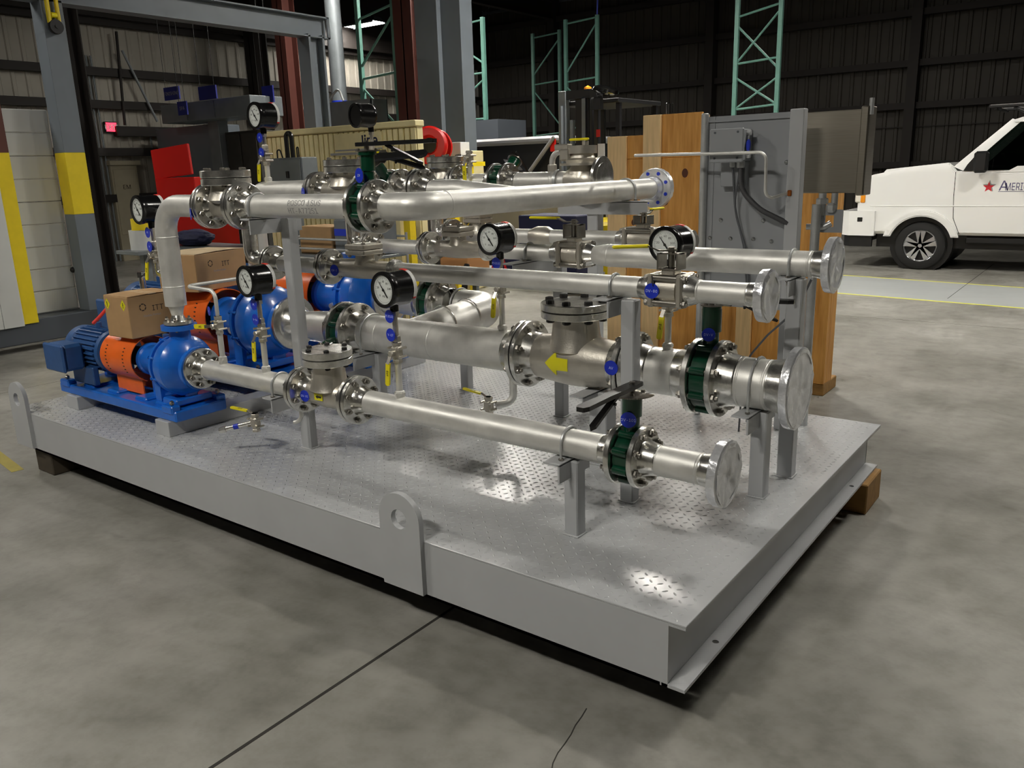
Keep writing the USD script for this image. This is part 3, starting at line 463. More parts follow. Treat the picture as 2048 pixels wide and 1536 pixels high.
# ------------------------------------------------------------------ line A: suction of the front pump (4 in, y = .40)
ya, za, ra = .40, .387, .0572
t = spool('straight stainless pipe from the front pump to the front check valve, with two gauge tappings', loc=(-2.8, ya, za-ra))
t.part('pipe', cyl((-3.17, ya, za), (-2.38, ya, za), ra, 36), 'pipe'); flange(t, (-3.229, ya, za), X, 4); f1 = flange(t, (-2.315, ya, za), -X, 4)
bolts(t, (-3.225, ya, za), X, 4, .03, f1)
check('small front check valve with a round bolted bonnet and a black-arrow yellow sticker', -2.312, -1.922, ya, za, 4, .545, .247, tagtxt='CV-01', arrow='small', bx=-2.115)
t = spool('long stainless pipe along the front of the skid to the near butterfly valve', loc=(-1.2, ya, za-ra))
t.part('pipe', cyl((-1.86, ya, za), (-.53, ya, za), ra, 36), 'pipe'); flange(t, (-1.918, ya, za), X, 4); flange(t, (-.456, ya, za), -X, 4); seam(t, (-1.838, ya, za), X, ra); seam(t, (-.535, ya, za), X, ra)
butterfly('front green butterfly valve low on the near end, black lever pointing at the camera', -.454, -.388, ya, za, 4, .245, (0, -1, 0), 0, .36, 'DV-101')
t = spool('short stainless stub with a foil-wrapped end flange, lowest and nearest of the row', loc=(-.2, ya, za-ra))
t.part('pipe', cyl((-.31, ya, za), (-.12, ya, za), ra, 36), 'pipe'); flange(t, (-.386, ya, za), X, 4); seam(t, (-.302, ya, za), X, ra); seam(t, (-.14, ya, za), X, ra); end_cover(t, (-.035, ya, za), X, 4)
support('short grey post under the front pipe near its butterfly valve', -.70, ya, za, ra)
support('low bracket on a grey post under the front pipe beside its check valve', -2.50, ya, za, ra, sz=.05, arm=(.31, .62), py=.54)
# ------------------------------------------------------------------ line B: the thick suction header (8 in, y = 1.18)
yb, zb, rb = 1.18, .515, .1095
t = spool('short fat spool between the middle pump and its green butterfly valve', loc=(-3.1, yb, zb-rb))
t.part('reducer', rev((-3.2, yb, zb), X, [(0, .085), (.1, .095), (.3, .1095), (.31, .1095)], 40), 'pipe'); flange(t, (-3.358, yb, zb), X, 8, pod=.17); flange(t, (-2.833, yb, zb), -X, 8)
butterfly('green butterfly valve on the thick pipe beside the middle pump, neck hidden', -2.831, -2.757, yb, zb, 8, .25, (.3, 1, 0), 1.9, .3, None, False)
t = spool('thick stainless suction header with a branch tee at the back', loc=(-2, yb, zb-rb))
t.part('pipe', cyl((-2.69, yb, zb), (-1.52, yb, zb), rb, 48), 'pipe'); flange(t, (-2.755, yb, zb), X, 8); flange(t, (-1.458, yb, zb), -X, 8)
for x in (-2.5, -2.08, -1.56): seam(t, (x, yb, zb), X, rb)
y3, z3 = 1.93, .575
br_ = t.part('branch', tube([(-2.53, y3, z3), (-2.29, y3, z3), (-2.29, yb, zb+.0)], .1085, 36, .22, 10), 'pipe', label='branch bending forward into the thick header')
t.part('weld_seam', cat(rev((-2.29, 1.45, z3-.02), Y, [(0, .107), (.004, .1098), (.008, .1102), (.012, .1098), (.016, .107)], 32), rev((-2.29, 1.68, z3-.01), Y, [(0, .107), (.004, .1098), (.008, .1102), (.012, .1098), (.016, .107)], 32)), 'flange')
flange(t, (-2.72, y3, z3), X, 8, br_)
butterfly('green butterfly valve of the furthest suction branch, behind the nearest-left gauge', -2.79, -2.722, y3, z3, 8, .25, (0, 1, 0), -1.8, .3, None, False)
t = spool('spool between the furthest pump and its suction butterfly valve', loc=(-3, y3, z3-rb)); t.part('pipe', rev((-3.14, y3, z3), X, [(0, .085), (.1, .1), (.3, .1085)], 36), 'pipe'); flange(t, (-3.218, y3, z3), X, 8, pod=.17); flange(t, (-2.792, y3, z3), -X, 8)
check('big check valve in the thick header with a large yellow arrow', -1.455, -.842, yb, zb, 8, .735, .345, 8, tagtxt=None, arrow='big', bx=-1.16)
t = spool('thick reducing spool between the big check valve and the near butterfly valve', loc=(-.66, yb, zb-rb))
flange(t, (-.838, yb, zb), X, 8); flange(t, (-.491, yb, zb), -X, 8); t.part('pipe', cyl((-.765, yb, zb), (-.56, yb, zb), rb, 44), 'pipe'); seam(t, (-.745, yb, zb), X, rb); seam(t, (-.585, yb, zb), X, rb)
tag_disc(t, A(-.86, yb-.174, zb+.03), (0, -1, 0), 'AV', .035); wire(t, [A(-.86, yb-.176, zb), A(-.855, yb-.178, zb-.1), A(-.85, yb-.15, zb-.17)])
butterfly('largest green butterfly valve, on the thick pipe end, lever pointing right', -.489, -.412, yb, zb, 8, .33, (1, .2, 0), 0, .34, 'DV-V')
t = spool('thick stainless stub with a foil-wrapped end flange, largest of the row', loc=(-.25, yb, zb-rb))
flange(t, (-.41, yb, zb), X, 8); t.part('pipe', cyl((-.335, yb, zb), (-.15, yb, zb), rb, 44), 'pipe'); seam(t, (-.29, yb, zb), X, rb); seam(t, (-.178, yb, zb), X, rb); end_cover(t, (-.045, yb, zb), X, 8)
support('grey post under the thick pipe stub at the near end', -.226, yb, zb, rb, sz=.07)
support('low grey post and long bracket under the left end of the thick header', -2.6, yb, zb, rb, arm=(.98, 1.5))
support('wide grey post under the big check valve with the yellow arrow', -1.03, yb, zb, .13, sz=.1, ub=False)
support('grey post under the furthest suction branch, seen beneath the thick header', -2.54, y3, z3, rb)
# ------------------------------------------------------------------ line C: discharge of the front pump and the top header (4 in, z = 1.305)
zc = 1.305
t = spool('tall riser with an elbow from the front pump to the upper left check valve', loc=(-3.4, ya, .64))
t.part('pipe', tube([(-3.4, ya, .74), (-3.4, ya, zc), (-3.0, ya, zc)], .06, 36, .155, 12), 'pipe'); t.part('reducer', rev((-3.4, ya, .655), Z, [(0, .03), (.02, .03), (.06, .038), (.12, .06), (.2, .06)], 32), 'pipe')
t.part('flange', rev((-3.4, ya, .635), Z, [(0, 0), (0, .082), (.018, .082), (.018, .045), (.05, .033), (.06, 0)], 32), 'flange'); flange(t, (-2.932, ya, zc), -X, 4); seam(t, (-3.4, ya, 1.13), Z, .06); seam(t, (-3.4, ya, .85), Z, .06)
for k in range(4): a = math.pi*(k+.5)/2; t.part('bolt', stud((-3.4+.062*math.cos(a), ya+.062*math.sin(a), .615), (-3.4+.062*math.cos(a), ya+.062*math.sin(a), .654), .007), 'bolt')
check('upper left check valve with a flat bolted bonnet, at the top of the front riser', -2.93, -2.662, ya, zc, 4, 1.41, .25, 6, 'bolt', bx=-2.78)
tt = T('round_tag_plate', 'round blue tag wired to the upper left check valve', 'tag', (-2.955, ya-.11, zc-.03)); tag_disc(tt, A(-2.955, ya-.115, zc-.035), (-.5, -1, 0), 'CV', .03)
t = spool('upper stainless pipe with stencilled print between check valve and green butterfly valve', loc=(-2.2, ya, zc-ra))
t.part('pipe', cyl((-2.6, ya, zc), (-1.83, ya, zc), ra, 36), 'pipe'); flange(t, (-2.658, ya, zc), X, 4); flange(t, (-1.765, ya, zc), -X, 4)
def on_pipe(s_, h, x, y, z, r, ang):
    ms = meshkit.text_mesh(s_, h, .0004); ms = ms.subdivide().subdivide(); v = ms.vertices; a = ang+v[:, 1]/r; rr = r+.0004+v[:, 2]; return mk(np.stack([x+v[:, 0], y-rr*np.cos(a), z+rr*np.sin(a)], 1), ms.faces)
t.part('stencil_print', cat(on_pipe('POSCO J SUS', .026, -2.24, ya, zc, ra, .1), on_pipe('HT-A77251', .026, -2.24, ya, zc, ra, -.55)), 'faint')
butterfly('green butterfly valve on the upper front pipe, lever pointing right over the header', -1.762, -1.706, ya, zc, 4, .24, (1, .12, 0), 0, .36, None)
t2 = T('round_tag_plate', 'round blue tag on the neck of the upper green butterfly valve', 'tag', (-1.74, ya-.05, zc+.13)); tag_disc(t2, A(-1.74, ya-.05, zc+.135), (-.2, -1, 0), 'DV', .032)
xh = -1.45
t = spool('top stainless header crossing the skid from front to back, with a foil-wrapped far end', loc=(xh, 1.5, zc-.06))
t.part('pipe', tube([(-1.64, ya, zc), (xh, ya, zc), (xh, 2.5, zc)], .0605, 40, .16, 12), 'pipe'); flange(t, (-1.703, ya, zc), X, 4); seam(t, (xh, ya+.165, zc), Y, .0605); end_cover(t, (xh, 2.6, zc), Y, 4)
fl_ = t.part('far_flange', lathe_flange((xh, 2.575, zc), -Y, .236, .025, .121, .05, .14), 'foil')
for k in range(8):
    a = 2*math.pi*(k+.5)/8; t.part('bolt_hole_plug', cyl((xh+.094*math.cos(a), 2.545, zc+.094*math.sin(a)), (xh+.094*math.cos(a), 2.552, zc+.094*math.sin(a)), .011, 12), 'bluepaint', fl_, label='blue plug in a bolt hole')
support('tall post with a wide crossbar under the far part of the top header', xh, 2.2, zc, .0605, px=-1.66, along='x', arm=(-1.9, -1.28), sz=.075)
support('tallest grey post with a long bracket under the upper front pipe', -2.535, ya, zc, ra, py=.54, arm=(.32, .64), px=-2.49)
# ------------------------------------------------------------------ lines D, E, F: recirculation lines (3 in)
r3 = .0445
yd, zd = .824, .957
t = spool('slim riser with a shiny elbow left of the tallest grey post', loc=(-3.2, yd, zd))
t.part('pipe', tube([(-3.22, .52, 1.27), (-3.22, yd, 1.27), (-3.22, yd, zd), (-3.07, yd, zd)], r3, 28, .1, 9), 'flange'); flange(t, (-3.02, yd, zd), -X, 3)
t = spool('first recirculation pipe from its elbow to the square-capped check valve', loc=(-2.8, yd, zd)); t.part('pipe', cyl((-2.97, yd, zd), (-2.58, yd, zd), r3, 28), 'pipe'); f_ = flange(t, (-3.016, yd, zd), X, 3); flange(t, (-2.537, yd, zd), -X, 3); bolts(t, (-3.018, yd, zd), X, 3, .022, f_)
t = check('square-capped check valve on the first recirculation line, blue tag on its side', -2.534, -2.05, yd, zd, 3, 1.035, .145, 4, 'bolt', sqcap=True, flat=True, bx=-2.25, tagtxt='CV-3')
f_ = flange(t, (-2.534, yd, zd), X, 3); bolts(t, (-2.536, yd, zd), X, 3, .022, f_); t.part('union', rev((-2.05, yd, zd), X, [(0, 0), (0, .052), (.01, .06), (.035, .06), (.045, .05), (.05, 0)], 24), 'flange')
t = spool('long slim stainless pipe running right in front of the big check valve bonnet', loc=(-1.3, yd, zd-r3)); t.part('pipe', cyl((-2.02, yd, zd), (-.56, yd, zd), r3, 32), 'pipe'); seam(t, (-1.98, yd, zd), X, r3)
ball3('square ball valve with yellow lever on the near end of the first recirculation line', -.555, -.4, yd, zd, r3, .135, (-.78, -.63), .15, 'DV-80', .11)
t = spool('slim stainless stub with a foil-wrapped end flange, in front of the wooden crate', loc=(-.2, yd, zd-r3)); t.part('pipe', cyl((-.37, yd, zd), (-.12, yd, zd), r3, 32), 'pipe'); seam(t, (-.352, yd, zd), X, r3+.001); seam(t, (-.15, yd, zd), X, r3); end_cover(t, (-.065, yd, zd), X, 3)
support('tall grey post under the first recirculation line left of its ball valve', -.735, yd, zd, r3, px=-.66)
ye, ze = 1.487, 1.003
t = spool('slim riser with an elbow dropping to the second recirculation line, below the upper green valve', loc=(-3.0, ye, ze)); t.part('pipe', tube([(-3.05, ye, 1.36), (-3.05, ye, ze), (-2.93, ye, ze)], r3, 28, .1, 9), 'flange'); flange(t, (-2.88, ye, ze), -X, 3)
t = spool('second recirculation pipe left of its check valve', loc=(-2.6, ye, ze)); t.part('pipe', cyl((-2.83, ye, ze), (-2.43, ye, ze), r3, 28), 'pipe'); f_ = flange(t, (-2.876, ye, ze), X, 3); flange(t, (-2.39, ye, ze), -X, 3); bolts(t, (-2.878, ye, ze), X, 3, .022, f_)
t = check('check valve on the second recirculation line, left of the middle gauge', -2.387, -1.96, ye, ze, 3, 1.08, .14, 4, 'bolt', sqcap=True, flat=True, bx=-2.16)
f_ = flange(t, (-2.387, ye, ze), X, 3); bolts(t, (-2.389, ye, ze), X, 3, .022, f_); t.part('union', rev((-1.97, ye, ze), X, [(0, 0), (0, .052), (.01, .06), (.035, .06), (.045, .05), (.05, 0)], 24), 'flange')
t = spool('second recirculation pipe passing behind the middle gauge', loc=(-1.7, ye, ze-r3)); t.part('pipe', cyl((-1.93, ye, ze), (-1.45, ye, ze), r3, 28), 'pipe')
ball3('square ball valve with a level yellow lever below the top header', -1.44, -1.28, ye, ze, r3, .14, (-1, -.02), .19, None, .12)
t = spool('stainless reducer and long pipe ending at the highest foil-wrapped flange on the right', loc=(-.6, ye, ze-.0572))
t.part('reducer', rev((-1.275, ye, ze), X, [(0, r3), (.03, r3), (.1, .0555), (.13, .0572)], 32), 'pipe'); t.part('pipe', cyl((-1.16, ye, ze), (-.1, ye, ze), .0572, 36), 'pipe'); seam(t, (-1.14, ye, ze), X, .0572); seam(t, (-.128, ye, ze), X, .0572); end_cover(t, (-.015, ye, ze), X, 4)
support('tall grey post under the right end of the second recirculation line', -.205, ye, ze, .0572, sz=.07)
support('grey post and bracket under the second recirculation pipe, behind the long slim pipe', -1.65, ye, ze, r3, arm=(1.3, 1.9), py=1.75)
yf, zf = 2.0, 1.04
t = spool('slim riser with an elbow at the third recirculation line, furthest back', loc=(-2.8, yf, zf)); t.part('pipe', tube([(-2.78, yf, 1.33), (-2.78, yf, zf), (-2.69, yf, zf)], r3, 28, .09, 9), 'flange'); flange(t, (-2.65, yf, zf), -X, 3)
t = check('check valve on the third recirculation line, furthest back', -2.646, -2.2, yf, zf, 3, 1.12, .14, 4, 'bolt', sqcap=True, flat=True); f_ = flange(t, (-2.646, yf, zf), X, 3); bolts(t, (-2.648, yf, zf), X, 3, .022, f_)
t = spool('third recirculation pipe, furthest back', loc=(-1.6, yf, zf)); t.part('pipe', cyl((-2.22, yf, zf), (-1.33, yf, zf), r3, 28), 'pipe'); t.part('reducer', rev((-2.0, yf, zf), X, [(0, r3), (.05, r3+.018), (.12, r3+.018), (.16, r3)], 24), 'cast')
t = ball3('dark square ball valve on the third recirculation line in front of the crate', -1.33, -1.12, yf, zf, r3, .14, (0, 1), .15, None, .08)
t = spool('slim stub end of the third recirculation line beside the control panel', loc=(-1, yf, zf)); t.part('pipe', cat(cyl((-1.1, yf, zf), (-.93, yf, zf), r3, 28), rev((-.98, yf, zf), X, [(0, .05), (.02, .058), (.06, .058), (.08, .03), (.08, 0)], 24)), 'cast')
# ------------------------------------------------------------------ lines G and H: discharge of the two large pumps (upper level)
yg, zg, rg = 1.18, 1.348, .062
t = spool('riser and elbow from the middle pump up to the upper check valve', loc=(-3.6, yg, .75)); t.part('pipe', tube([(-3.645, yg, .72), (-3.645, yg, zg), (-3.04, yg, zg)], [.07]*1+[.072]*15, 32, .17, 12) if False else tube([(-3.645, yg, .72), (-3.645, yg, zg), (-3.04, yg, zg)], .07, 32, .17, 12), 'pipe'); flange(t, (-2.975, yg, zg), -X, 4)
check('upper middle check valve with a shiny bolted bonnet, blue tag on its flange', -2.972, -2.56, yg, zg, 4, 1.455, .25, 6, 'bolt', bx=-2.74)
tt = T('round_tag_plate', 'round blue tag on the flange of the upper middle check valve', 'tag', (-2.99, yg-.12, zg)); tag_disc(tt, A(-2.985, yg-.122, zg-.0), (-.4, -1, 0), 'CV', .03)
t = spool('short upper spool between the middle check valve and its tilted green valve', loc=(-2.45, yg, zg)); t.part('pipe', cyl((-2.5, yg, zg), (-2.42, yg, zg), ra, 28), 'pipe'); flange(t, (-2.556, yg, zg), X, 4); flange(t, (-2.366, yg, zg), -X, 4)
butterfly('tilted green butterfly valve of the middle discharge, lever lying over the pipes', -2.364, -2.31, yg, zg, 4, .22, (1, .05, 0), .75, .38, None)
t = spool('upper spool from the tilted green valve to the top header', loc=(-2, yg, zg)); t.part('pipe', tube([(-2.24, yg, zg), (-1.9, yg, zg), (-1.5, yg, zc)], ra, 28, .15), 'pipe'); flange(t, (-2.307, yg, zg), X, 4); f_ = flange(t, (-2.15, yg, zg), -X, 4); flange(t, (-2.146, yg, zg), X, 4); bolts(t, (-2.148, yg, zg), X, 4, .025, f_)
yh, zh = 2.05, 1.368
t = spool('riser and elbow from the furthest pump up to the back check valve', loc=(-3.5, yh, .8)); t.part('pipe', tube([(-3.5, 1.96, .78), (-3.5, 1.96, 1.1), (-3.5, yh, 1.2), (-3.5, yh, zh), (-2.96, yh, zh)], .07, 30, .1, 9), 'pipe'); flange(t, (-2.905, yh, zh), -X, 4)
check('upper back check valve with a flat bonnet, beside the red hose reel', -2.9, -2.61, yh, zh, 4, 1.465, .25, 6, 'bolt', bx=-2.72)
t = spool('short upper spool between back check valve and back green valve', loc=(-2.45, yh, zh)); t.part('pipe', cyl((-2.55, yh, zh), (-2.34, yh, zh), ra, 28), 'pipe'); flange(t, (-2.606, yh, zh), X, 4); flange(t, (-2.285, yh, zh), -X, 4)
butterfly('back green butterfly valve tilted away, its lever hidden', -2.283, -2.215, yh, zh, 4, .19, (0, 1, 0), -.8, .25, None, False)
t = spool('upper back spool from the green valve to the strainer', loc=(-2, yh, zh)); t.part('pipe', cyl((-2.15, yh, zh), (-1.76, yh, zh), ra, 28), 'pipe'); flange(t, (-2.213, yh, zh), X, 4); seam(t, (-1.86, yh, zh), X, ra); t.part('clamp', rev((-1.83, yh, zh), X, [(0, ra), (0, ra+.012), (.02, ra+.012), (.02, ra)], 28), 'zinc')
t = T('relief_valve', 'stainless relief valve with sensing loop and yellow handle on top, behind the top header', 'valve', (-1.66, yh, zh-.07))
xr = -1.655; t.part('body', cat(rev((-1.76, yh, zh), X, [(0, .06), (.03, .075), (.1, .095), (.17, .08), (.2, .06), (.2, 0)], 36), rev((xr, yh, zh+.02), Z, [(0, .09), (.05, .078), (.09, .058), (.13, .056)], 36)), 'cast')
t.part('bonnet', cat(rev((xr, yh, zh+.1), Z, [(0, 0), (0, .095), (.018, .1), (.02, .1), (.03, .075), (.055, .065), (.055, .085), (.1, .085), (.1, 0)], 36), cyl((xr+.02, yh, zh+.2), (xr+.02, yh, zh+.225), .02, 14)), 'cast')
t.part('rim_plate', rev((xr, yh, zh+.088), Z, [(0, 0), (0, .135), (.014, .135), (.014, 0)], 36), 'cast')
t.part('sensing_loop', tube([(-1.87, yh, zh+.05), (-1.87, yh, zh+.17), (-1.72, yh, zh+.17)], .018, 12, .06), 'pipe'); t.part('nut', hexnut((-1.87, yh, zh+.06), Z, .028, .04), 'cast'); t.part('pilot_block', cat(cbox((-1.74, yh-.03, zh+.15), (.07, .08, .07), .01), cbox((-1.77, yh-.03, zh+.195), (.1, .05, .035), .006)), 'cast')
t.part('grip', cbox((xr-.01, yh-.02, zh+.235), (.13, .024, .014), .005), 'yellow', label='yellow handle on top')
t.part('outlet_flange', lathe_flange((xr+.145, yh, zh+.02), -X, .236, .024, .1143, .052, .14), 'flange')
# ------------------------------------------------------------------ gauges and drains
gauge('pressure gauge low on the front pipe, left of the tallest post', 'yellow-handled small valve on the front pipe, left of its check valve', (-2.615, ya-.0, .93), .44, (-2.617, ya), tags=((.005, 'PI'), (.085, 'V-06')), hang=(-.1, 0, -1), vz=.655)
gauge('nearest pressure gauge, over the long front pipe with two blue tags beneath', 'yellow-handled small valve on the long front pipe, right of its check valve', (-1.62, ya-.0, .948), .44, (-1.63, ya), tags=((.005, 'PI 0102'), (.09, 'V-07')), hang=(-.12, 0, -1), vz=.655)
gauge('pressure gauge under the middle of the top header', 'yellow-handled small valve on the thick header beside the big check valve', (-1.632, yb-.0, 1.103), .62, (-1.62, yb), tags=((.005, 'PI 0103'),), hang=(-.12, 0, -1), vz=.845)
gauge('rightmost pressure gauge, before the wooden crate behind a yellow lever', 'yellow-handled small valve below the square ball valve, right of a tall post', (-.647, yb-.0, 1.105), .62, (-.66, yb), tags=(), hang=(-.12, 0, -1), vz=.825)
gauge('leftmost pressure gauge, beside the tall front riser', 'yellow-handled small valve beside the tall front riser, furthest left', (-3.55, ya-.0, 1.285), .99, (-3.54, ya), tags=((.01, 'PI'), (.09, 'V')), hang=(-.25, 0, -1), vz=1.03, tap=False)
t = T('gauge_elbow', 'small shiny elbow from the tall riser up to the leftmost gauge', 'pipe fitting', (-3.5, ya, .9)); t.part('elbow', tube([(-3.44, ya, .91), (-3.54, ya, .91), (-3.54, ya, .98)], .017, 12, .05), 'flange')
gauge('topmost left pressure gauge, above the upper left check valve', 'yellow-handled small valve right of the upper left check valve bonnet', (-3.44, yg-.0, 1.812), 1.41, (-3.46, yg), tags=((.01, 'PI'), (.1, 'V')), hang=(-.12, 0, -1), vz=1.565)
gauge('blank black gauge seen against the cream screen', 'small valve under the blank black gauge', (-3.375, 1.96, 1.833), 1.43, (-3.4, yh), face=(-.2, -1, 0), blank=True, red=False, hang=(1, 0, .1), vz=1.58)
v = T('gauge_valve', 'small valve with hanging yellow grip right of the upper back check valve', 'valve', (-2.5, yh-.02, zh+.12), group='small gauge isolation valves'); handle(v, A(-2.49, yh-.03, 1.52), (0, 0, -1)); v.part('nipple', cyl((-2.49, yh-.03, zh+.03), (-2.49, yh-.03, 1.48), .014, 12), 'pipe')
v = T('vent_valve', 'small stainless valve with a sideways yellow grip on the front pipe beside the pump', 'valve', (-3.0, ya, .44))
v.part('nipple', cat(rev((-3.0, ya, .43), Z, [(0, .024), (.05, .022), (.055, .0155), (.2, .0155)], 20), hexnut((-3.0, ya, .455), Z, .026, .016)), 'pipe'); handle(v, A(-3.0, ya, .66), (-1, 0, -.08)); tag_disc(v, A(-3.03, ya-.03, .74), (-.3, -1, 0), 'V', .026)
v.part('tube', tube([(-3.0, ya, .70), (-3.0, ya, .85), (-3.25, ya-.02, .862), (-3.22, 1.02, .87)], .011, 12, .05), 'pipe', label='bent stainless tube')
t = T('drain_valve', 'drain with a yellow lever and blue-ringed nozzle on the deck beside the pump base', 'drain', (-2.55, .3, .15))
t.part('tube', tube([(-2.36, ya, .34), (-2.36, ya, .2), (-2.52, .34, .19), (-2.6, .31, .185)], .011, 12, .05), 'pipe'); handle(t, A(-2.62, .3, .185), (-1, -.3, .12), Z); t.part('nozzle', cat(cyl((-2.64, .29, .182), (-2.79, .19, .14), .0125, 14), hexnut((-2.76, .21, .149), A(-.15, -.1, -.04), .018, .035)), 'flange'); t.part('band', cyl((-2.7, .25, .165), (-2.722, .235, .159), .0145, 14), 'tag', label='blue tape band')
t = T('drain_valve', 'drain bend with a yellow lever under the thick header near the big check valve', 'drain', (-1.6, yb-.1, .2))
t.part('tube', tube([(-1.56, yb, .43), (-1.56, yb, .235), (-1.62, yb-.08, .23)], .02, 14, .05), 'pipe'); handle(t, A(-1.645, yb-.11, .23), (-1, -.25, .2), Z)
# ------------------------------------------------------------------ cartons on the pumps
def carton(label, c, s, rz, txt=True, flaps=False, corner=False):
    """A shipping carton; c = centre of its base, printed face towards +x."""
    t = T('carton', label, 'cardboard box', c, group='cartons on the pump sets'); w, d, h = s; R = lambda ms: rot(ms, rz, Z, (0, 0, 0)).apply_translation(c)
    t.part('body', R(box(-w/2, w/2, -d/2, d/2, .0, h, .004)), 'card')
    for b in (-1, 1): t.part('flap', R(rot(box(-w/2, w/2, min(b*.003, b*d/2*.98), max(b*.003, b*d/2*.98), h, h+.003), -b*.03, X, (0, b*d/2, h))), 'cardlight' if flaps else 'card')
    t.part('tape', R(box(-w/2-.001, w/2+.001, -.025, .025, h+.003 if not flaps else h+.006, h+.0075)), 'cardlight')
    n = [];
    for k in range(6): a = 2*math.pi*k/6; n.append(ext(rotate_rect(.016, .007, a, .019), .0006, (w/2, -d*.22, h*.72), Y, Z))
    t.part('emblem', R(cat(n)), 'print'); t.part('lettering', R(text('ITT', h*.13, (w/2, d*.08, h*.67), Y, Z, .0006)), 'print')
    t.part('small_lettering', R(text('Goulds Pumps', h*.05, (w/2, -d*.05, h*.5), Y, Z, .0005)), 'faint')
    if corner:
        for u in (-.36, .3): t.part('warning_sticker', R(ext(Polygon([(0, -.034), (.028, 0), (0, .034), (-.028, 0)]), .0006, (w*u, -d/2, h*.8), X, Z)), 'sticker', label='yellow diamond warning sticker'); t.part('sticker_mark', R(text('!', .03, (w*u, -d/2-.0007, h*.8), X, Z, .0005, True)), 'ink')
def rotate_rect(l, w_, a, off): return affinity.rotate(affinity.translate(sbox(-l/2, -w_/2, l/2, w_/2), 0, off), a, origin=(0, 0), use_radians=True)
carton('sealed carton with yellow diamond stickers on the front pump set', (-3.85, .44, .529), (.255, .33, .25), .04, corner=True)
carton('open-topped carton with pale flaps on the middle pump set', (-4.28, 1.17, .694), (.34, .5, .255), .24, flaps=True)
one('pipe_nipple', cat(cyl((-4.2, .66, .003), (-4.2, .66, .83), .02, 20), hexnut((-4.2, .66, .83), Z, .03, .035)), 'chrome', 'shiny upright pipe nipple standing behind the sealed carton', 'pipe fitting')
one('red_strap', tube([(-4.2, .3, .585), (-4.13, .3, .62), (-4.07, .33, .68), (-4.0, .4, .66)], .011, 10), 'redglow', 'red ribbon strap hanging beside the sealed carton', 'strap')
# ------------------------------------------------------------------ control panel on the back edge
t = T('control_panel', 'grey control panel stand with junction box, cables and stainless enclosure', 'control panel', (-.68, 2.2, 0))
pp = t.part('back_plate', box(-.95, -.44, 2.2, 2.208, .66, 1.69), 'panel', smooth=False); t.part('top_lip', box(-.95, -.47, 2.19, 2.21, 1.66, 1.672), 'panel', pp); t.part('plate_edge', box(-.905, -.9, 2.196, 2.2, .7, 1.69), 'panel', pp)
t.part('upright', cyl((-.955, 2.19, 0), (-.955, 2.19, 1.71), .021, 20, .006), 'zinc', label='round galvanised upright at the left edge')
t.part('upright', box(-.476, -.404, 2.14, 2.2, 0, 1.7, .004), 'paint', label='square grey upright at the right edge'); t.part('upright', cyl((-.362, 2.3, 0), (-.362, 2.3, 1.22), .024, 20), 'zinc', label='round conduit riser right of the square upright')
for x, z in ((-.91, 1.04), (-.79, 1.04), (-.66, 1.04), (-.56, 1.03), (-.85, 1.14), (-.61, 1.14), (-.5, 1.44)): t.part('bolt_head', rev((x, 2.2, z), -Y, [(0, 0), (0, .012), (.005, .011), (.01, .006), (.011, 0)], 14), 'rivet')
jb = t.part('junction_box', cat(box(-.865, -.69, 2.07, 2.2, 1.452, 1.615, .006), box(-.87, -.685, 2.06, 2.075, 1.447, 1.62, .005)), 'panel')
for x in (-.84, -.715):
    for z in (1.47, 1.6): t.part('screw', cyl((x, 2.06, z), (x, 2.057, z), .006, 10), 'darkgrey', jb)
t.part('round_tag', cyl((-.684, 2.13, 1.53), (-.682, 2.13, 1.53), .032, 20), 'tag', jb); t.part('gland', cat(hexnut((-.69, 2.13, 1.595), X, .016, .02), hexnut((-.69, 2.13, 1.48), X, .016, .02), hexnut((-.72, 2.13, 1.452), -Z, .022, .035), hexnut((-.765, 2.13, 1.452), -Z, .016, .03)), 'zinc', jb)
t.part('back_box', box(-.84, -.7, 2.15, 2.2, 1.32, 1.452, .004), 'panel', jb, label='grey box below the junction box')
t.part('flexible_conduit', tube(bend([(-.72, 2.13, 1.42), (-.71, 2.12, 1.3), (-.6, 2.12, 1.2), (-.46, 2.15, 1.13)], .25, 10), .014, 12), 'rubber', label='thick grey flexible conduit'); t.part('cable', tube(bend([(-.765, 2.13, 1.42), (-.75, 2.15, 1.2), (-.7, 2.17, 1.0), (-.67, 2.18, .72)], .4, 8), .006, 8), 'cable', label='thin grey cable'); t.part('cable', tube(bend([(-.725, 2.12, 1.38), (-.76, 2.15, 1.2), (-.69, 2.17, 1.0), (-.66, 2.18, .72)], .4, 8), .005, 8), 'cable', label='thin grey cable')
t.part('sensing_tube', tube([(-1.3, 2.03, 1.5), (-.55, 2.03, 1.492), (-.55, 2.05, 1.255), (-.45, 2.16, 1.29)], .0085, 12, .04), 'pipe', label='bent stainless sensing tube'); t.part('copper_clip', box(-.465, -.445, 2.13, 2.16, 1.27, 1.3, .003), 'copper')
en = t.part('enclosure', box(-.5, -.155, 2.36, 2.5, 1.275, 1.69, .004), 'brushed', label='brushed stainless enclosure'); t.part('door', cat(box(-.155, -.145, 2.345, 2.49, 1.262, 1.703, .003), box(-.185, -.145, 2.34, 2.36, 1.262, 1.703, .006)), 'brushed', en); t.part('hinge', cyl((-.14, 2.36, 1.66), (-.14, 2.36, 1.74), .012, 12), 'zinc', en)
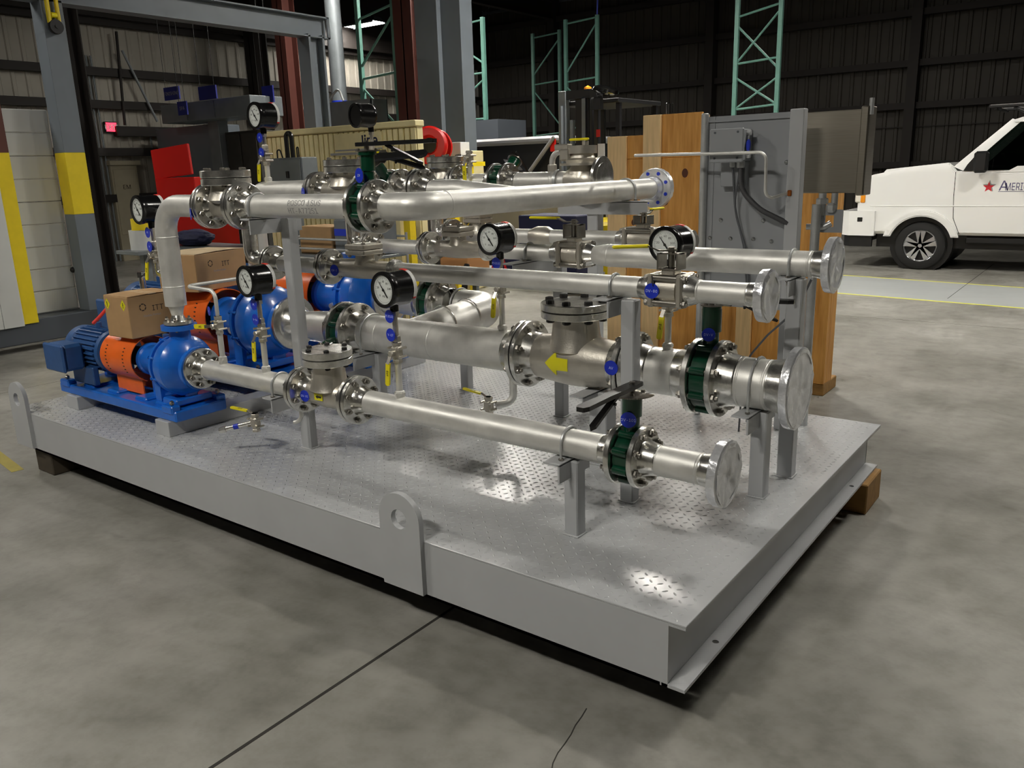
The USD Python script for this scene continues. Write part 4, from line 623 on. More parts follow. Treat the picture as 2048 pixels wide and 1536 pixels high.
t.part('conduit_body', cat(cyl((-.35, 2.35, 1.16), (-.35, 2.35, 1.275), .02, 14), hexnut((-.35, 2.35, 1.22), Z, .032, .03), cyl((-.29, 2.36, 1.18), (-.29, 2.36, 1.275), .017, 14), cbox((-.3, 2.35, 1.2), (.05, .05, .05), .012)), 'zinc'); t.part('bracket', ext(sbox(0, 0, .12, .12).difference(sbox(.03, .03, .075, .09)), .008, (-.36, 2.36, 1.07), X, Z), 'panel'); t.part('elbow_fitting', tube([(-.42, 2.33, 1.1), (-.33, 2.35, 1.1), (-.3, 2.36, 1.12)], .016, 12, .03), 'zinc')
one('instrument_cable', tube(bend([(-.16, 1.62, .92), (-.26, 1.75, .75), (-.45, 1.9, .58), (-.6, 1.98, .4), (-.62, 2.0, .0)], .3, 8), .0055, 8), 'cable', 'thin grey cable hanging from the right pipe line down to the deck', 'cable')
# ------------------------------------------------------------------ wooden crate behind the skid
t = T('wooden_crate', 'tall wooden crate of pale battens and golden boards standing behind the skid', 'crate', (-1.9, 4.56, FL))
for x0, x1, z1, m_, o in ((-2.88, -2.69, 1.7, 'woodpale', .02), (-2.69, -2.52, 1.7, 'woodgold', 0), (-2.52, -2.355, 1.86, 'woodpale', .03), (-2.355, -1.99, 1.86, 'woodgold', 0), (-1.99, -1.62, 1.6, 'woodgold', .004), (-1.62, -1.49, 1.6, 'woodpale', .03), (-1.49, -1.2, 1.6, 'woodgold', 0), (-1.2, -.99, 1.6, 'woodgold', .003), (-.99, -.86, 1.6, 'woodgold', .03)):
    zs = [FL+.1, z1] if m_ == 'woodpale' or x0 == -.99 else [FL+.1, .55, min(1.5, z1-.2), z1]
    for a, b in zip(zs, zs[1:]): t.part('board', box(x0+.001, x1-.001, 4.46-o, 4.5, a+.0012, b-.0012, .003), m_)
for x0_, x1_, z1_, m_ in ((-.885, -.86, 1.6, 'woodgold'), (-2.88, -2.855, 1.7, 'woodpale')): t.part('board', box(x0_, x1_, 4.501, 4.62, FL+.1, z1_, .003), m_)
t.part('lid', box(-2.52, -1.99, 4.505, 4.62, 1.8, 1.84), 'woodpale'); t.part('lid', box(-2.85, -2.52, 4.505, 4.62, 1.64, 1.68), 'woodpale'); t.part('back_board', box(-2.88, -.86, 4.62, 4.645, FL+.1, 1.58), 'woodgold')
for x in (-2.8, -1.9, -.95): t.part('runner', box(x-.09, x+.09, 4.44, 4.8, FL, FL+.1, .006), 'timber')
for px_, pz, r_ in ((-2.13, 1.37, .028), (-2.31, 1.14, .03), (-2.2, .72, .02), (-1.72, .3, .02), (-1.35, .45, .022), (-2.62, .95, .02)): t.part('knot', ext(affinity.scale(Point(0, 0).buffer(r_, 8), 1, 1.35), .0015, (px_, 4.4595 if px_ != -1.72 else 4.4555, pz), X, Z), 'knot', label='dark knot')
one('steel_tube', cyl((-2.43, 4.75, 1.3), (-2.43, 4.75, 1.97), .03, 18, .006), 'chrome', 'shiny tube end rising behind the top of the wooden crate', 'pipe')
# ------------------------------------------------------------------ left: gantry frame with dock door
XF = -9.0
t = T('gantry_frame', 'blue-grey steel portal with a yellow band on its left column', 'frame', (XF, 4, FL))
t.part('base_beam', box(XF-.4, XF, -1.2, 9., -.33, -.06, .01), 'darkgrey'); t.part('sill_feet', cat([box(XF-.35, XF-.15, y-.1, y+.1, FL, -.33) for y in (-1, 1, 6.5, 8.5)]), 'darkmetal')
for z0, z1, m_ in ((-.06, 1.08, 'bluegrey'), (1.08, 1.78, 'colyellow'), (1.78, 3.5, 'bluegrey')): t.part('column', box(XF-.24, XF, 2.60, 2.84, z0, z1, .004), m_, label='yellow painted band' if m_ == 'colyellow' else None)
t.part('column', cat(box(XF-.25, XF, 6.62, 6.66, -.06, 3.44), box(XF-.25, XF-.0, 6.36, 6.4, -.06, 3.44), box(XF-.14, XF-.11, 6.4, 6.62, -.06, 3.44)), 'bluegrey', label='right-hand column')
t.part('top_beam', cat(box(XF-.22, XF, 2.1, 6.78, 3.4, 3.42), box(XF-.22, XF, 2.1, 6.78, 3.68, 3.7), box(XF-.12, XF-.1, 2.1, 6.78, 3.42, 3.68), box(XF-.01, XF, 6.74, 6.78, 3.4, 3.7)), 'bluegrey')
t = T('hoist_hook_block', 'yellow hoist block with a dark wheel hanging at the top of the left column', 'hoist', (XF+.08, 2.7, 3.1)); t.part('cheek', cat(box(XF+.02, XF+.08, 2.63, 2.665, 3.16, 3.6, .01), box(XF+.02, XF+.08, 2.735, 2.765, 3.16, 3.6, .01)), 'colyellow'); t.part('wheel', cat(rev((XF+.03, 2.7, 3.13), X, [(0, 0), (0, .075), (.02, .08), (.03, .06), (.04, .08), (.06, .075), (.06, 0)], 24), cyl((XF+.02, 2.7, 3.13), (XF+.1, 2.7, 3.13), .02, 12)), 'darkmetal'); t.part('pin', cyl((XF+.05, 2.67, 3.25), (XF+.05, 2.73, 3.25), .03, 12), 'yellow')
t = T('dock_door', 'white sectional dock door between brown column and gantry column', 'door', (XF-.3, 2.3, 0))
for k in range(9): t.part('panel', box(XF-.34, XF-.3, 1.98, 2.62, -.05+k*.258, .203+k*.258, .008), 'door')
t.part('bumper', sph((XF-.25, 2.6, .42), .035, 2), 'darkmetal')
t = T('brown_column', 'brown steel column with a yellow painted foot beside the dock door', 'column', (XF, 2.0, -.06)); t.part('shaft', cat(box(XF-.16, XF+.02, 1.84, 1.995, 1.78, 6.0), box(XF-.18, XF-.16, 1.8, 2.02, 1.78, 6.0)), 'brown'); t.part('foot', cat(box(XF-.16, XF+.02, 1.84, 1.995, -.1, 1.78)), 'colyellow', label='yellow painted lower length')
t = T('white_partition', 'white panel wall with vertical seams at the left edge', 'partition', (XF+.1, 1.2, -.1))
for a, b in ((-1.2, .4), (.4, 1.62), (1.62, 1.84)): t.part('panel', box(XF-.02, XF+.03, a+.002, b-.002, -.12, 1.95, .004), 'door')
# ------------------------------------------------------------------ back left: columns, cabinets, signs
def hcol(name, label, x, y, w, z0, z1, m_, grp=None):
    one(name, cat(box(x-w/2, x+w/2, y-w/2, y-w/2+.02, z0, z1), box(x-w/2, x+w/2, y+w/2-.02, y+w/2, z0, z1), box(x-.012, x+.012, y-w/2, y+w/2, z0, z1)), m_, label, 'column', grp, smooth=False)
hcol('steel_column', 'dark steel column just behind the gantry column', -12.9, 4.78, .34, FL, 6.6, 'girt'); hcol('steel_column', 'dark steel column further along the back wall, near the blue signs', -17.9, 12.2, .4, FL, 6.6, 'girt')
hcol('steel_column', 'red-brown steel column left of the gantry leg', -14.7, 10.6, .34, FL, 6.6, 'brown'); hcol('steel_column', 'large red-brown building column left of the grey crane column', -9.42, 9.0, .42, FL, 6.6, 'brown')
one('crane_column', cat(box(-8.72, -8.3, 8.42, 8.86, FL, 6.5), box(-8.3, -7.9, 8.5, 8.8, FL, 6.5), box(-8.75, -8.28, 8.38, 8.42, FL, 6.5)), 'bluegrey', 'big grey crane column in the centre behind the red hose reel', 'column', smooth=False)
t = T('duct', 'bright round metal duct with a blue collar beside the gantry leg', 'duct', (-13.5, 11, 2)); t.part('pipe', cyl((-13.55, 11, 2.4), (-13.55, 11, 6.5), .17, 24), 'galv'); t.part('collar', cyl((-13.55, 11, 2.68), (-13.55, 11, 3.02), .18, 24), 'bluepaint', label='blue collar')
one('exit_sign_box', box(-18.46, -18.38, 8.14, 8.43, 2.54, 2.78, .005), 'darkmetal', 'dark housing of the red exit sign', 'sign housing'); t = T('exit_sign', 'small glowing red exit sign on the left', 'sign', (-18.37, 8.28, 2.56)); t.part('face', box(-18.379, -18.37, 8.16, 8.41, 2.56, 2.76), 'exit'); t.part('lettering', text('EXIT', .1, (-18.369, 8.285, 2.66), Y, Z, .002, True), 'white')
one('door_lintel', box(-18.46, -18.3, 8.36, 9.9, 2.46, 2.68), 'girt', 'dark lintel under the exit sign', 'lintel')
t = T('electrical_panel', 'tall beige electrical panel under the exit sign', 'electrical panel', (-18.4, 8.4, FL)); t.part('cabinet', box(-18.46, -18.3, 8.08, 8.72, FL, 1.8, .006), 'beige'); t.part('door', box(-18.3, -18.28, 8.12, 8.68, .2, 1.7, .004), 'beige'); t.part('lettering', text('EM', .1, (-18.279, 8.4, 1.3), Y, Z, .001), 'print'); t.part('hood', box(-18.46, -18.24, 8.05, 8.8, 1.8, 1.9), 'beige')
for y, z1, lab in ((7.95, 4.2, 'leftmost of the thin conduits on the white wall'), (8.06, 4.2, 'second thin conduit from the left on the white wall'), (9.25, 2.46, 'thin conduit above the red tool chest')): one('conduit', cyl((-18.42, y, FL), (-18.42, y, z1), .022, 8), 'galv', lab, 'conduit')
one('roof_drain_pipe', tube([(-18.25, 8.66, 4.75), (-18.25, 8.55, 2.7)], .032, 8), 'girt', 'dark vertical pipe right of the exit sign', 'pipe'); one('brace_rod', tube([(-18.22, 8.72, 4.35), (-18.2, 9.35, 2.8)], .03, 8), 'galv', 'diagonal brace rod against the white wall', 'rod')
t = T('mezzanine_box', 'grey metal housing high on the left below the blue signs', 'cabinet', (-15, 8.6, 2.6)); t.part('housing', box(-16.6, -13.4, 8.5, 9.3, 2.64, 3.02, .01), 'galv'); t.part('seam', cat([box(x-.01, x+.01, 8.49, 8.5, 2.66, 3.0) for x in (-15.6, -14.6)]), 'darkgrey')
t = T('tall_cabinet', 'wide grey cabinet front under the metal housing', 'cabinet', (-16.8, 9.2, FL)); t.part('front', box(-17.9, -15.62, 9.1, 9.8, FL, 2.6, .01), 'bluegrey'); t.part('post', box(-15.58, -15.2, 8.95, 9.2, FL, 2.75, .01), 'galv')
t = T('tall_cabinet', 'dark double cabinet right of the grey post', 'cabinet', (-14.7, 9.2, FL)); t.part('body', box(-15.2, -14.05, 9.1, 9.8, FL, 2.4, .01), 'grime'); t.part('door', box(-15.15, -14.66, 9.07, 9.1, 0, 2.35, .006), 'grime'); t.part('door', box(-14.62, -14.1, 9.07, 9.1, 0, 2.35, .006), 'grime')
for k, (x0, x1, z0, z1, y, lab, tx) in enumerate(((-16.06, -15.5, 3.08, 3.34, 8.3, 'blue sign hanging furthest left', 'FINISHING'), (-14.8, -14.2, 3.0, 3.26, 8.3, 'widest blue sign, hanging second from the left', ''), (-15.46, -15.13, 2.74, 3.01, 8.2, 'small blue sign hung lowest', 'SPA'), (-13.65, -13.3, 2.9, 3.22, 9.0, 'blue sign right of the first gauge', ''))):
    t = T('hanging_sign', lab, 'sign', ((x0+x1)/2, y, z0), group='blue hanging signs'); t.part('board', box(x0, x1, y, y+.03, z0, z1), 'signblue')
    if tx: t.part('lettering', text(tx, .07, ((x0+x1)/2, y-.001, (z0+z1)/2), X, Z, .002), 'faint')
    t.part('hanger', cat([cyl((x, y+.01, z1), (x, y+.01, 6.7), .006, 6) for x in (x0+.06, x1-.06)]), 'darkmetal')
t = T('chest_lid', 'raised red lid of the open tool chest, above the lower red cabinet', 'tool chest', (-10.3, 4.8, 1.47)); t.part('body', rot(box(-10.78, -9.82, 4.72, 4.76, 1.48, 1.9, .008), -.06, Y, (-10.3, 4.7, 1.48)), 'red')
t = T('tool_chest', 'lower red cabinet, partly behind the upper left check valve', 'tool chest', (-10.1, 5, FL)); t.part('body', box(-10.75, -9.75, 4.7, 5.35, .2, 1.47, .01), 'red'); t.part('base', box(-10.7, -9.8, 4.75, 5.3, FL, .2), 'darkmetal')
one('navy_cloth', mk(*(lambda s_: (A(-8.83, 4.0, .7)+s_.vertices*A(.36, .2, .11)*(1+.3*(meshkit.fbm(s_.vertices*3+4, 3)-.5)[:, None]), s_.faces))(trimesh.creation.icosphere(subdivisions=4))), 'navy', 'crumpled navy jacket lying left of the tall riser pipe', 'jacket', smooth=True)
t = T('work_table', 'grey work table under the navy jacket', 'table', (-8.6, 4, FL)); t.part('top', box(-9.2, -7.6, 3.7, 4.4, .55, .6, .005), 'galv')
for x in (-9.1, -7.7):
    for y in (3.8, 4.3): t.part('leg', box(x-.025, x+.025, y-.025, y+.025, FL, .55), 'galv')
t = T('paint_tin', 'pale round tub with a yellow lid behind the leftmost gauge riser', 'tub', (-7.6, 2.6, .7)); t.part('tub', cyl((-7.58, 2.6, .72), (-7.58, 2.6, .93), .13, 24), 'door'); t.part('lid', cyl((-7.55, 2.6, .93), (-7.55, 2.6, 1.05), .11, 24), 'colyellow')
t = T('tool_stand', 'grey stand under the pale tub', 'stand', (-7.6, 2.6, FL)); t.part('top', box(-7.8, -7.35, 2.4, 2.8, .68, .72, .004), 'galv'); t.part('post', box(-7.62, -7.54, 2.56, 2.64, FL, .68), 'galv')
# ------------------------------------------------------------------ cream container, hose reel and the clutter behind the header
t = T('cream_container', 'cream corrugated steel screen with dark upright seams behind the gauges', 'screen', (-7.8, 5.7, FL)); t.part('body', box(-9.32, -6.29, 5.64, 5.74, FL, 2.02), 'cream')
for k in range(30): xk = -9.32+k*.101; t.part('rib', box(xk+.01, xk+.091, 5.605, 5.645, -.3, 1.98, .01), 'cream')
t.part('top_rail', box(-9.34, -6.27, 5.58, 5.76, 1.99, 2.07, .012), 'cream'); t.part('sign_board', box(-7.75, -6.86, 5.585, 5.604, 1.68, 1.96), 'cream'); t.part('lettering', text('line', .13, (-7.08, 5.584, 1.86), X, Z, .002, True), 'navy'); t.part('stripe', cat(box(-7.75, -6.86, 5.582, 5.584, 1.74, 1.76), box(-7.85, -6.9, 5.582, 5.584, 1.69, 1.72)), 'faint')
for xk in (-9.2, -7.8, -6.4): t.part('base', box(xk-.1, xk+.1, 5.45, 5.95, FL, FL+.08), 'darkmetal')
t = T('switch_box', 'grey switch box with coiled black cables above it, left of the cream container', 'electrical box', (-7.5, 4.5, 1.28)); t.part('box', box(-7.8, -7.15, 4.5, 4.75, 1.24, 1.66, .01), 'galv'); t.part('door', box(-7.56, -7.17, 4.485, 4.5, 1.26, 1.64, .006), 'galv'); t.part('handle', box(-7.42, -7.38, 4.46, 4.49, 1.42, 1.5, .004), 'darkmetal')
t.part('post', box(-7.55, -7.45, 4.6, 4.7, FL, 1.24), 'galv'); t.part('cable_coil', cat(tube(bend([(-7.52, 4.6, 1.66), (-7.52, 4.6, 1.95), (-7.42, 4.6, 1.95), (-7.42, 4.6, 1.66)], .049, 8), .028, 10), tube(bend([(-7.72, 4.6, 1.66), (-7.72, 4.6, 1.76), (-7.66, 4.6, 1.76), (-7.62, 4.6, 1.66)], .03, 6), .009, 8), tube(bend([(-7.34, 4.6, 1.66), (-7.34, 4.6, 1.78), (-7.31, 4.6, 1.78), (-7.31, 4.6, 1.66)], .015, 6), .008, 8)), 'black')
t = T('cream_locker', 'cream machine side with black hoses right of the crane column', 'machine', (-7.5, 8.1, FL)); t.part('body', box(-7.86, -7.41, 7.9, 8.35, FL, 1.74, .01), 'cream'); t.part('rib', cat([box(x, x+.02, 7.88, 7.9, 0, 1.7) for x in (-7.71, -7.6, -7.52)]), 'beige'); t.part('hose', tube(bend([(-7.78, 7.86, 1.74), (-7.78, 7.86, 1.3), (-7.87, 7.8, 1.1)], .15, 6), .018, 8), 'black'); t.part('hose', tube([(-7.63, 7.86, 1.74), (-7.61, 7.86, .9)], .014, 8), 'black')
t = T('hose_reel', 'round red hose reel in front of the crane column', 'hose reel', (-6.72, 6.4, FL)); c = A(-6.72, 6.35, 1.78); dr = A(.42, -.9, .1)/np.linalg.norm([.42, -.9, .1])
t.part('disc', rev(c, dr, [(0, .1), (0, .235), (.02, .25), (.06, .25), (.09, .22), (.1, .13), (.06, .1), (0, .1)], 40), 'red'); t.part('disc', rev(c-dr*.22, dr, [(0, .1), (0, .235), (.02, .25), (.05, .24), (.06, .1), (0, .1)], 40), 'red'); t.part('drum', cyl(c-dr*.2, c+dr*.03, .12, 24), 'darkmetal'); t.part('stand', cat(tube([c-dr*.1, c-dr*.1-Z*.4, A(c[0], c[1], FL)], .03, 8)), 'darkmetal')
one('carton_of_parts', cat(box(-6.92, -6.66, 6.9, 7.1, 1.56, 1.83, .006)), 'white', 'white and blue carton beside the red hose reel', 'carton'); t = T('yellow_stand', 'yellow steel stand under the white carton', 'stand', (-6.8, 7, FL)); t.part('shelf', box(-6.95, -6.55, 6.85, 7.3, 1.5, 1.56), 'colyellow')
for x in (-6.9, -6.6): t.part('leg', box(x-.04, x+.04, 6.95, 7.05, FL, 1.5), 'colyellow')
t = T('parts_cart', 'wire-sided parts cart seen between the tallest post and the green valve', 'cart', (-5.8, 3.6, FL)); t.part('shelf', box(-6.3, -5.1, 3.5, 4.1, .6, .63, .004), 'galv')
for z in (.7, .8): t.part('rail', cat(cyl((-6.3, 3.5, z), (-5.1, 3.5, z), .012, 8), cyl((-6.3, 4.1, z), (-5.1, 4.1, z), .012, 8), cyl((-6.3, 3.5, z), (-6.3, 4.1, z), .012, 8)), 'zinc')
for x in (-6.3, -5.1):
    for y in (3.5, 4.1): t.part('leg', cyl((x, y, FL), (x, y, .84), .014, 8), 'zinc')
one('cart_carton', box(-6.2, -5.7, 3.6, 3.95, .632, .92, .006), 'card', 'tan carton on the parts cart', 'cardboard box'); t = T('tool_case', 'grey plastic case with a blue label on the parts cart', 'case', (-5.4, 3.8, .63)); t.part('case', box(-5.68, -5.12, 3.62, 4.0, .632, 1.0, .02), 'galv'); t.part('label', box(-5.66, -5.44, 3.615, 3.62, .83, .9), 'bluepaint'); t.part('handle', box(-5.55, -5.2, 3.72, 3.9, 1.0, 1.1, .02), 'darkmetal')
t = T('yellow_rack', 'yellow and cream stand behind the long slim pipe', 'stand', (-5.9, 5, FL)); t.part('post', box(-6.0, -5.9, 5, 5.1, FL, 1.0), 'colyellow'); t.part('post', box(-6.12, -6.06, 5, 5.1, FL, 1.0), 'cream'); t.part('foot', box(-6.3, -5.6, 4.8, 5.3, FL, FL+.06), 'darkmetal')
t = T('workbench', 'grey bench behind the recirculation lines', 'table', (-4.7, 5.3, FL)); t.part('top', box(-5.6, -3.7, 4.9, 5.8, .25, .3, .005), 'galv')
for x in (-5.5, -3.8):
    for y in (5., 5.7): t.part('leg', box(x-.03, x+.03, y-.03, y+.03, FL, .25), 'galv')
one('bench_carton', box(-5.45, -5.03, 5.0, 5.4, .302, .5, .006), 'tancard', 'orange-brown carton on the bench behind the pipes', 'cardboard box'); t = T('socket_console', 'small console with two rows of white sockets on the bench', 'console', (-4.35, 5, .3)); t.part('case', box(-4.55, -4.2, 5.0, 5.3, .302, .5, .008), 'navy')
for j in (.37, .44):
    for k in range(5): t.part('socket', cyl((-4.5+k*.055, 5., j), (-4.5+k*.055, 4.99, j), .014, 10), 'white')
one('red_trestle', cat(tube([(-4.7, 5, .3), (-4.62, 5, .55)], .015, 8), tube([(-4.46, 5, .3), (-4.54, 5, .55)], .015, 8), tube([(-4.62, 5, .54), (-4.54, 5, .54)], .015, 8)), 'red', 'red metal trestle on the bench left of the console', 'trestle')
one('navy_bin', box(-4.45, -3.7, 5.2, 5.7, .302, .95, .01), 'navy', 'dark blue bin on the bench behind the middle gauge', 'bin')
# ------------------------------------------------------------------ pallet-rack uprights
def rack(label, x0, y0, x1, y1, z0, z1, pat, zf=FL, pw=.08):
    t = T('rack_upright', label, 'pallet rack frame', ((x0+x1)/2, (y0+y1)/2, zf), group='teal pallet-rack uprights'); u = A(x1-x0, y1-y0, 0); L = np.linalg.norm(u); u /= L; n = A(-u[1], u[0], 0)
    for p in (A(x0, y0, 0), A(x1, y1, 0)): t.part('post', cat(rot(cbox((0, 0, (zf+z1)/2), (pw, pw*.9, z1-zf)), math.atan2(u[1], u[0]), Z, (0, 0, 0)).apply_translation(p), cbox((p[0], p[1], zf+.005), (.16, .16, .01))), 'teal')
    for a, za_, b, zb_ in pat: t.part('brace', tube([A(x0, y0, za_)+u*L*a, A(x0, y0, zb_)+u*L*b], .022, 8), 'teal')
rack('nearest teal rack upright, standing behind the control panel', -5.67, 14.2, -4.82, 14.2, 0, 5.6, ((0, 4.15, 1, 4.3), (0, 4.0, 1, 3.15), (1, 4.2, 0, 3.3), (0, 3.3, 1, 3.35), (1, 3.0, 0, 2.45), (0, 3.05, 1, 2.5), (0, 2.45, 1, 2.5)))
rack('teal rack upright with a blue rod on top, behind the forklift mast', -10.85, 16.1, -9.95, 16.1, 0, 4.95, ((0, 4.85, 1, 4.9), (1, 4.8, 0, 3.7), (0, 3.5, 1, 3.55), (0, 3.4, 1, 2.55), (0, 2.4, 1, 2.4)))
rack('faint teal rack upright left of the forklift mast, furthest back', -13.32, 18.2, -12.42, 18.2, 0, 5.12, ((0, 5.0, 1, 5.05), (1, 4.9, 0, 4.0), (0, 3.75, 1, 3.8), (0, 3.6, 1, 2.6), (0, 2.35, 1, 2.4)))
rack('teal rack upright standing on a grey block right of the crane column', -11.2, 12.2, -10.37, 12.2, 0, 4.5, ((0, 4.4, 1, 4.45), (0, 4.1, 1, 3.6), (0, 3.4, 1, 3.42), (1, 3.3, 0, 2.8), (0, 2.5, 1, 2.5)), 2.46)
one('grey_block', box(-11.4, -9.9, 12, 13, FL, 2.46), 'darkgrey', 'tall grey block under a teal rack upright, right of the crane column', 'cabinet')
rack('teal rack upright in front of the glowing lamp', -10.6, 8.9, -9.72, 8.9, 0, 4.75, ((0, 4.1, 1, 4.25), (1, 4.1, 0, 3.3), (0, 3.1, 1, 3.15), (0, 2.95, 1, 2.2), (0, 1.6, 1, 1.6)))
one('blue_rod', tube([(-9.95, 16.1, 4.95), (-9.9, 16.1, 6.2)], .018, 8), 'bluepaint', 'thin blue rod rising from the top of a rack upright', 'rod')
t = T('parts_bin', 'grey metal bin with a bent tube on top, below the glowing lamp', 'bin', (-10.5, 8.7, 2)); t.part('bin', cat(box(-11.1, -9.9, 8.4, 8.42, 2.2, 2.7), box(-11.1, -9.9, 8.78, 8.8, 2.2, 2.7), box(-9.92, -9.9, 8.4, 8.8, 2.2, 2.7), box(-11.1, -11.08, 8.4, 8.8, 2.2, 2.7)), 'galv'); t.part('tube', tube([(-11.1, 8.5, 2.75), (-10.8, 8.5, 2.95), (-10.7, 8.5, 2.72)], .02, 8, .08), 'zinc')
t = T('steel_shelf', 'tall steel shelf behind the cream container carrying the grey bin', 'shelf', (-10.5, 8.7, FL)); t.part('frame', cat([box(x-.03, x+.03, y-.02, y+.02, FL, 2.2) for x in (-11.2, -9.85) for y in (8.42, 8.78)], box(-11.2, -9.85, 8.4, 8.8, 2.16, 2.2)), 'galv')
# ------------------------------------------------------------------ forklift, vehicles behind the header
t = T('forklift', 'dark forklift with a raised mast and an orange beacon behind the header', 'forklift', (-5.5, 8.6, FL))
for x, m_ in ((-5.82, 'galv'), (-5.3, 'darkmetal')): t.part('mast_rail', cat(box(x-.06, x+.06, 8.2, 8.32, FL+.02, 2.5, .006), box(x-.02, x+.02, 8.14, 8.2, FL+.02, 2.3)), m_)
t.part('mast_rail', cat(box(-5.7, -5.66, 8.22, 8.3, FL+.02, 2.1), box(-5.5, -5.44, 8.22, 8.3, FL+.02, 2.4)), 'galv'); t.part('carriage', cat(box(-5.85, -5.2, 8.15, 8.2, 1.25, 1.35), box(-5.85, -5.2, 8.22, 8.3, 2.38, 2.5), box(-5.62, -5.4, 8.25, 8.3, 1.5, 2.45)), 'darkmetal'); t.part('overhead_guard', box(-5.95, -4.95, 8.3, 9.6, 2.3, 2.36, .01), 'darkmetal'); t.part('beacon', rev((-5.75, 8.8, 2.5), Z, [(-.14, .06), (0, .06), (.08, .055), (.11, 0)], 16), 'lampor', label='orange beacon')
[t.part('guard_post', box(x-.03, x+.03, y-.03, y+.03, .6, 2.3), 'darkmetal') for x in (-5.9, -5.0) for y in (8.4, 9.5)]; t.part('chassis', box(-5.9, -5.0, 8.4, 10, FL+.15, .65, .05), 'colyellow'); t.part('wheel', cyl((-5.95, 8.6, FL+.25), (-5.75, 8.6, FL+.25), .25, 24), 'tyre'); t.part('wheel', cyl((-5.15, 8.6, FL+.25), (-4.95, 8.6, FL+.25), .25, 24), 'tyre'); t.part('wheel', cyl((-5.9, 9.7, FL+.22), (-5.0, 9.7, FL+.22), .22, 24), 'tyre')
t.part('work_lamp', rot(rev((-5.02, 8.05, 2.4), Z, [(0, 0), (.0, .14), (.03, .19), (.07, .18), (.1, .1), (.11, 0)], 28), .25, Y, (-5.02, 8.05, 2.4)), 'chrome', label='round shiny lamp on the mast'); t.part('lamp_arm', cat(tube([(-5.2, 8.1, 2.2), (-5.1, 8.05, 2.38)], .03, 8), hexnut((-5.13, 8.02, 2.2), Z, .09, .16)), 'darkmetal'); t.part('hanging_strap', box(-5.2, -5.14, 8.06, 8.08, 1.4, 2.2), 'black'); t.part('strap_tag', cat(box(-5.16, -5.1, 8.05, 8.06, 1.84, 1.94)), 'red'); t.part('placard', box(-5.14, -5.03, 8.06, 8.07, 1.2, 1.75), 'white', label='pale placard')
t = T('parked_van', 'silver van with dark windows behind the top header', 'van', (-8, 10, FL)); 
vb = [(-8.9, .1), (-6.6, .1), (-6.55, 1.36), (-8.9, 1.42)]
t.part('body', ext(Polygon(vb), 1.8, (0, 11.3, 0), X, Z), 'hoodbeige'); t.part('roof', cat(box(-9.0, -6.75, 9.5, 11.3, 1.84, 1.96, .04)), 'silver'); t.part('window', box(-8.9, -6.85, 9.56, 9.6, 1.36, 1.86), 'trim'); t.part('pillar', cat(tube([(-7.3, 9.45, 1.4), (-6.8, 9.45, 1.93)], .035, 8)), 'silver'); t.part('rear_window', box(-6.9, -6.85, 9.6, 11.2, 1.4, 1.86), 'trim'); t.part('window', box(-8.9, -6.85, 11.2, 11.24, 1.4, 1.86), 'trim'); t.part('tail_lamp', box(-6.9, -6.8, 9.47, 9.52, 1.7, 1.92, .01), 'red')
for x in (-8.4, -7.1):
    for y in (9.6, 11.1): t.part('wheel', cyl((x, y-.1, FL+.33), (x, y+.1, FL+.33), .33, 28), 'tyre')
t.part('underbody', box(-8.8, -6.7, 9.7, 11.1, -.2, .12), 'trim')
# ------------------------------------------------------------------ white pickup
YT = 13.1; TW = 1.95
t = T('pickup_truck', 'white pickup with a star and blue lettering on its door, parked at the right', 'pickup truck', (.3, YT+TW/2, FL))
WX, WZ, WR = -1.87, -.015, .405; RX = 1.95
prof = [(-2.93, .55), (-2.93, 1.02), (-2.86, 1.11), (-2.70, 1.17), (-2.35, 1.235), (-1.9, 1.275), (-1.5, 1.3), (-1.42, 1.2), (1.2, 1.2), (1.22, 1.21), (3.05, 1.21), (3.05, .2), (2.55, .17), (-2.62, .17), (-2.75, .2)]
P0 = Polygon(prof).difference(unary_union([Point(WX, WZ).buffer(.5, 24), Point(RX, WZ).buffer(.5, 24)])).buffer(-.03).buffer(.03)
bd = [];
for y0, y1, i in ((0, .02, .05), (.02, .045, .028), (.045, .08, .012), (.08, TW-.08, 0), (TW-.08, TW-.045, .012), (TW-.045, TW-.02, .028), (TW-.02, TW, .05)): g = P0.buffer(-i); bd += [ext(q, y1-y0, (0, YT+y1, 0), X, Z) for q in getattr(g, 'geoms', [g])]
body = t.part('body', cat(bd), 'truck')
t.part('hood_bulge', rot(box(-2.6, -1.55, YT+.3, YT+TW-.3, 1.2, 1.29, .04), -.09, Y, (-2.1, 0, 1.25)), 'truck', body)
for x in (WX, RX):
    for yy in (YT-.035, YT+TW-.03):
        ring = Point(x, WZ).buffer(.6, 28).difference(Point(x, WZ).buffer(.49, 28)).intersection(sbox(x-1, .14, x+1, 2))
        t.part('fender_flare', cat(ext(ring, .065, (0, yy+.065, 0), X, Z), ext(ring.buffer(-.02), .08, (0, yy+.07, 0), X, Z)), 'truck', body)
[t.part('arch_liner', cyl((x, YT+.12, WZ+.02), (x, YT+TW-.12, WZ+.02), .49, 28), 'trim') for x in (WX, RX)]
t.part('underbody', box(-2.6, 2.9, YT+.2, YT+TW-.2, -.06, .2), 'trim'); t.part('side_step', box(-1.2, 1.1, YT+.05, YT+.2, .04, .14, .02), 'trim')
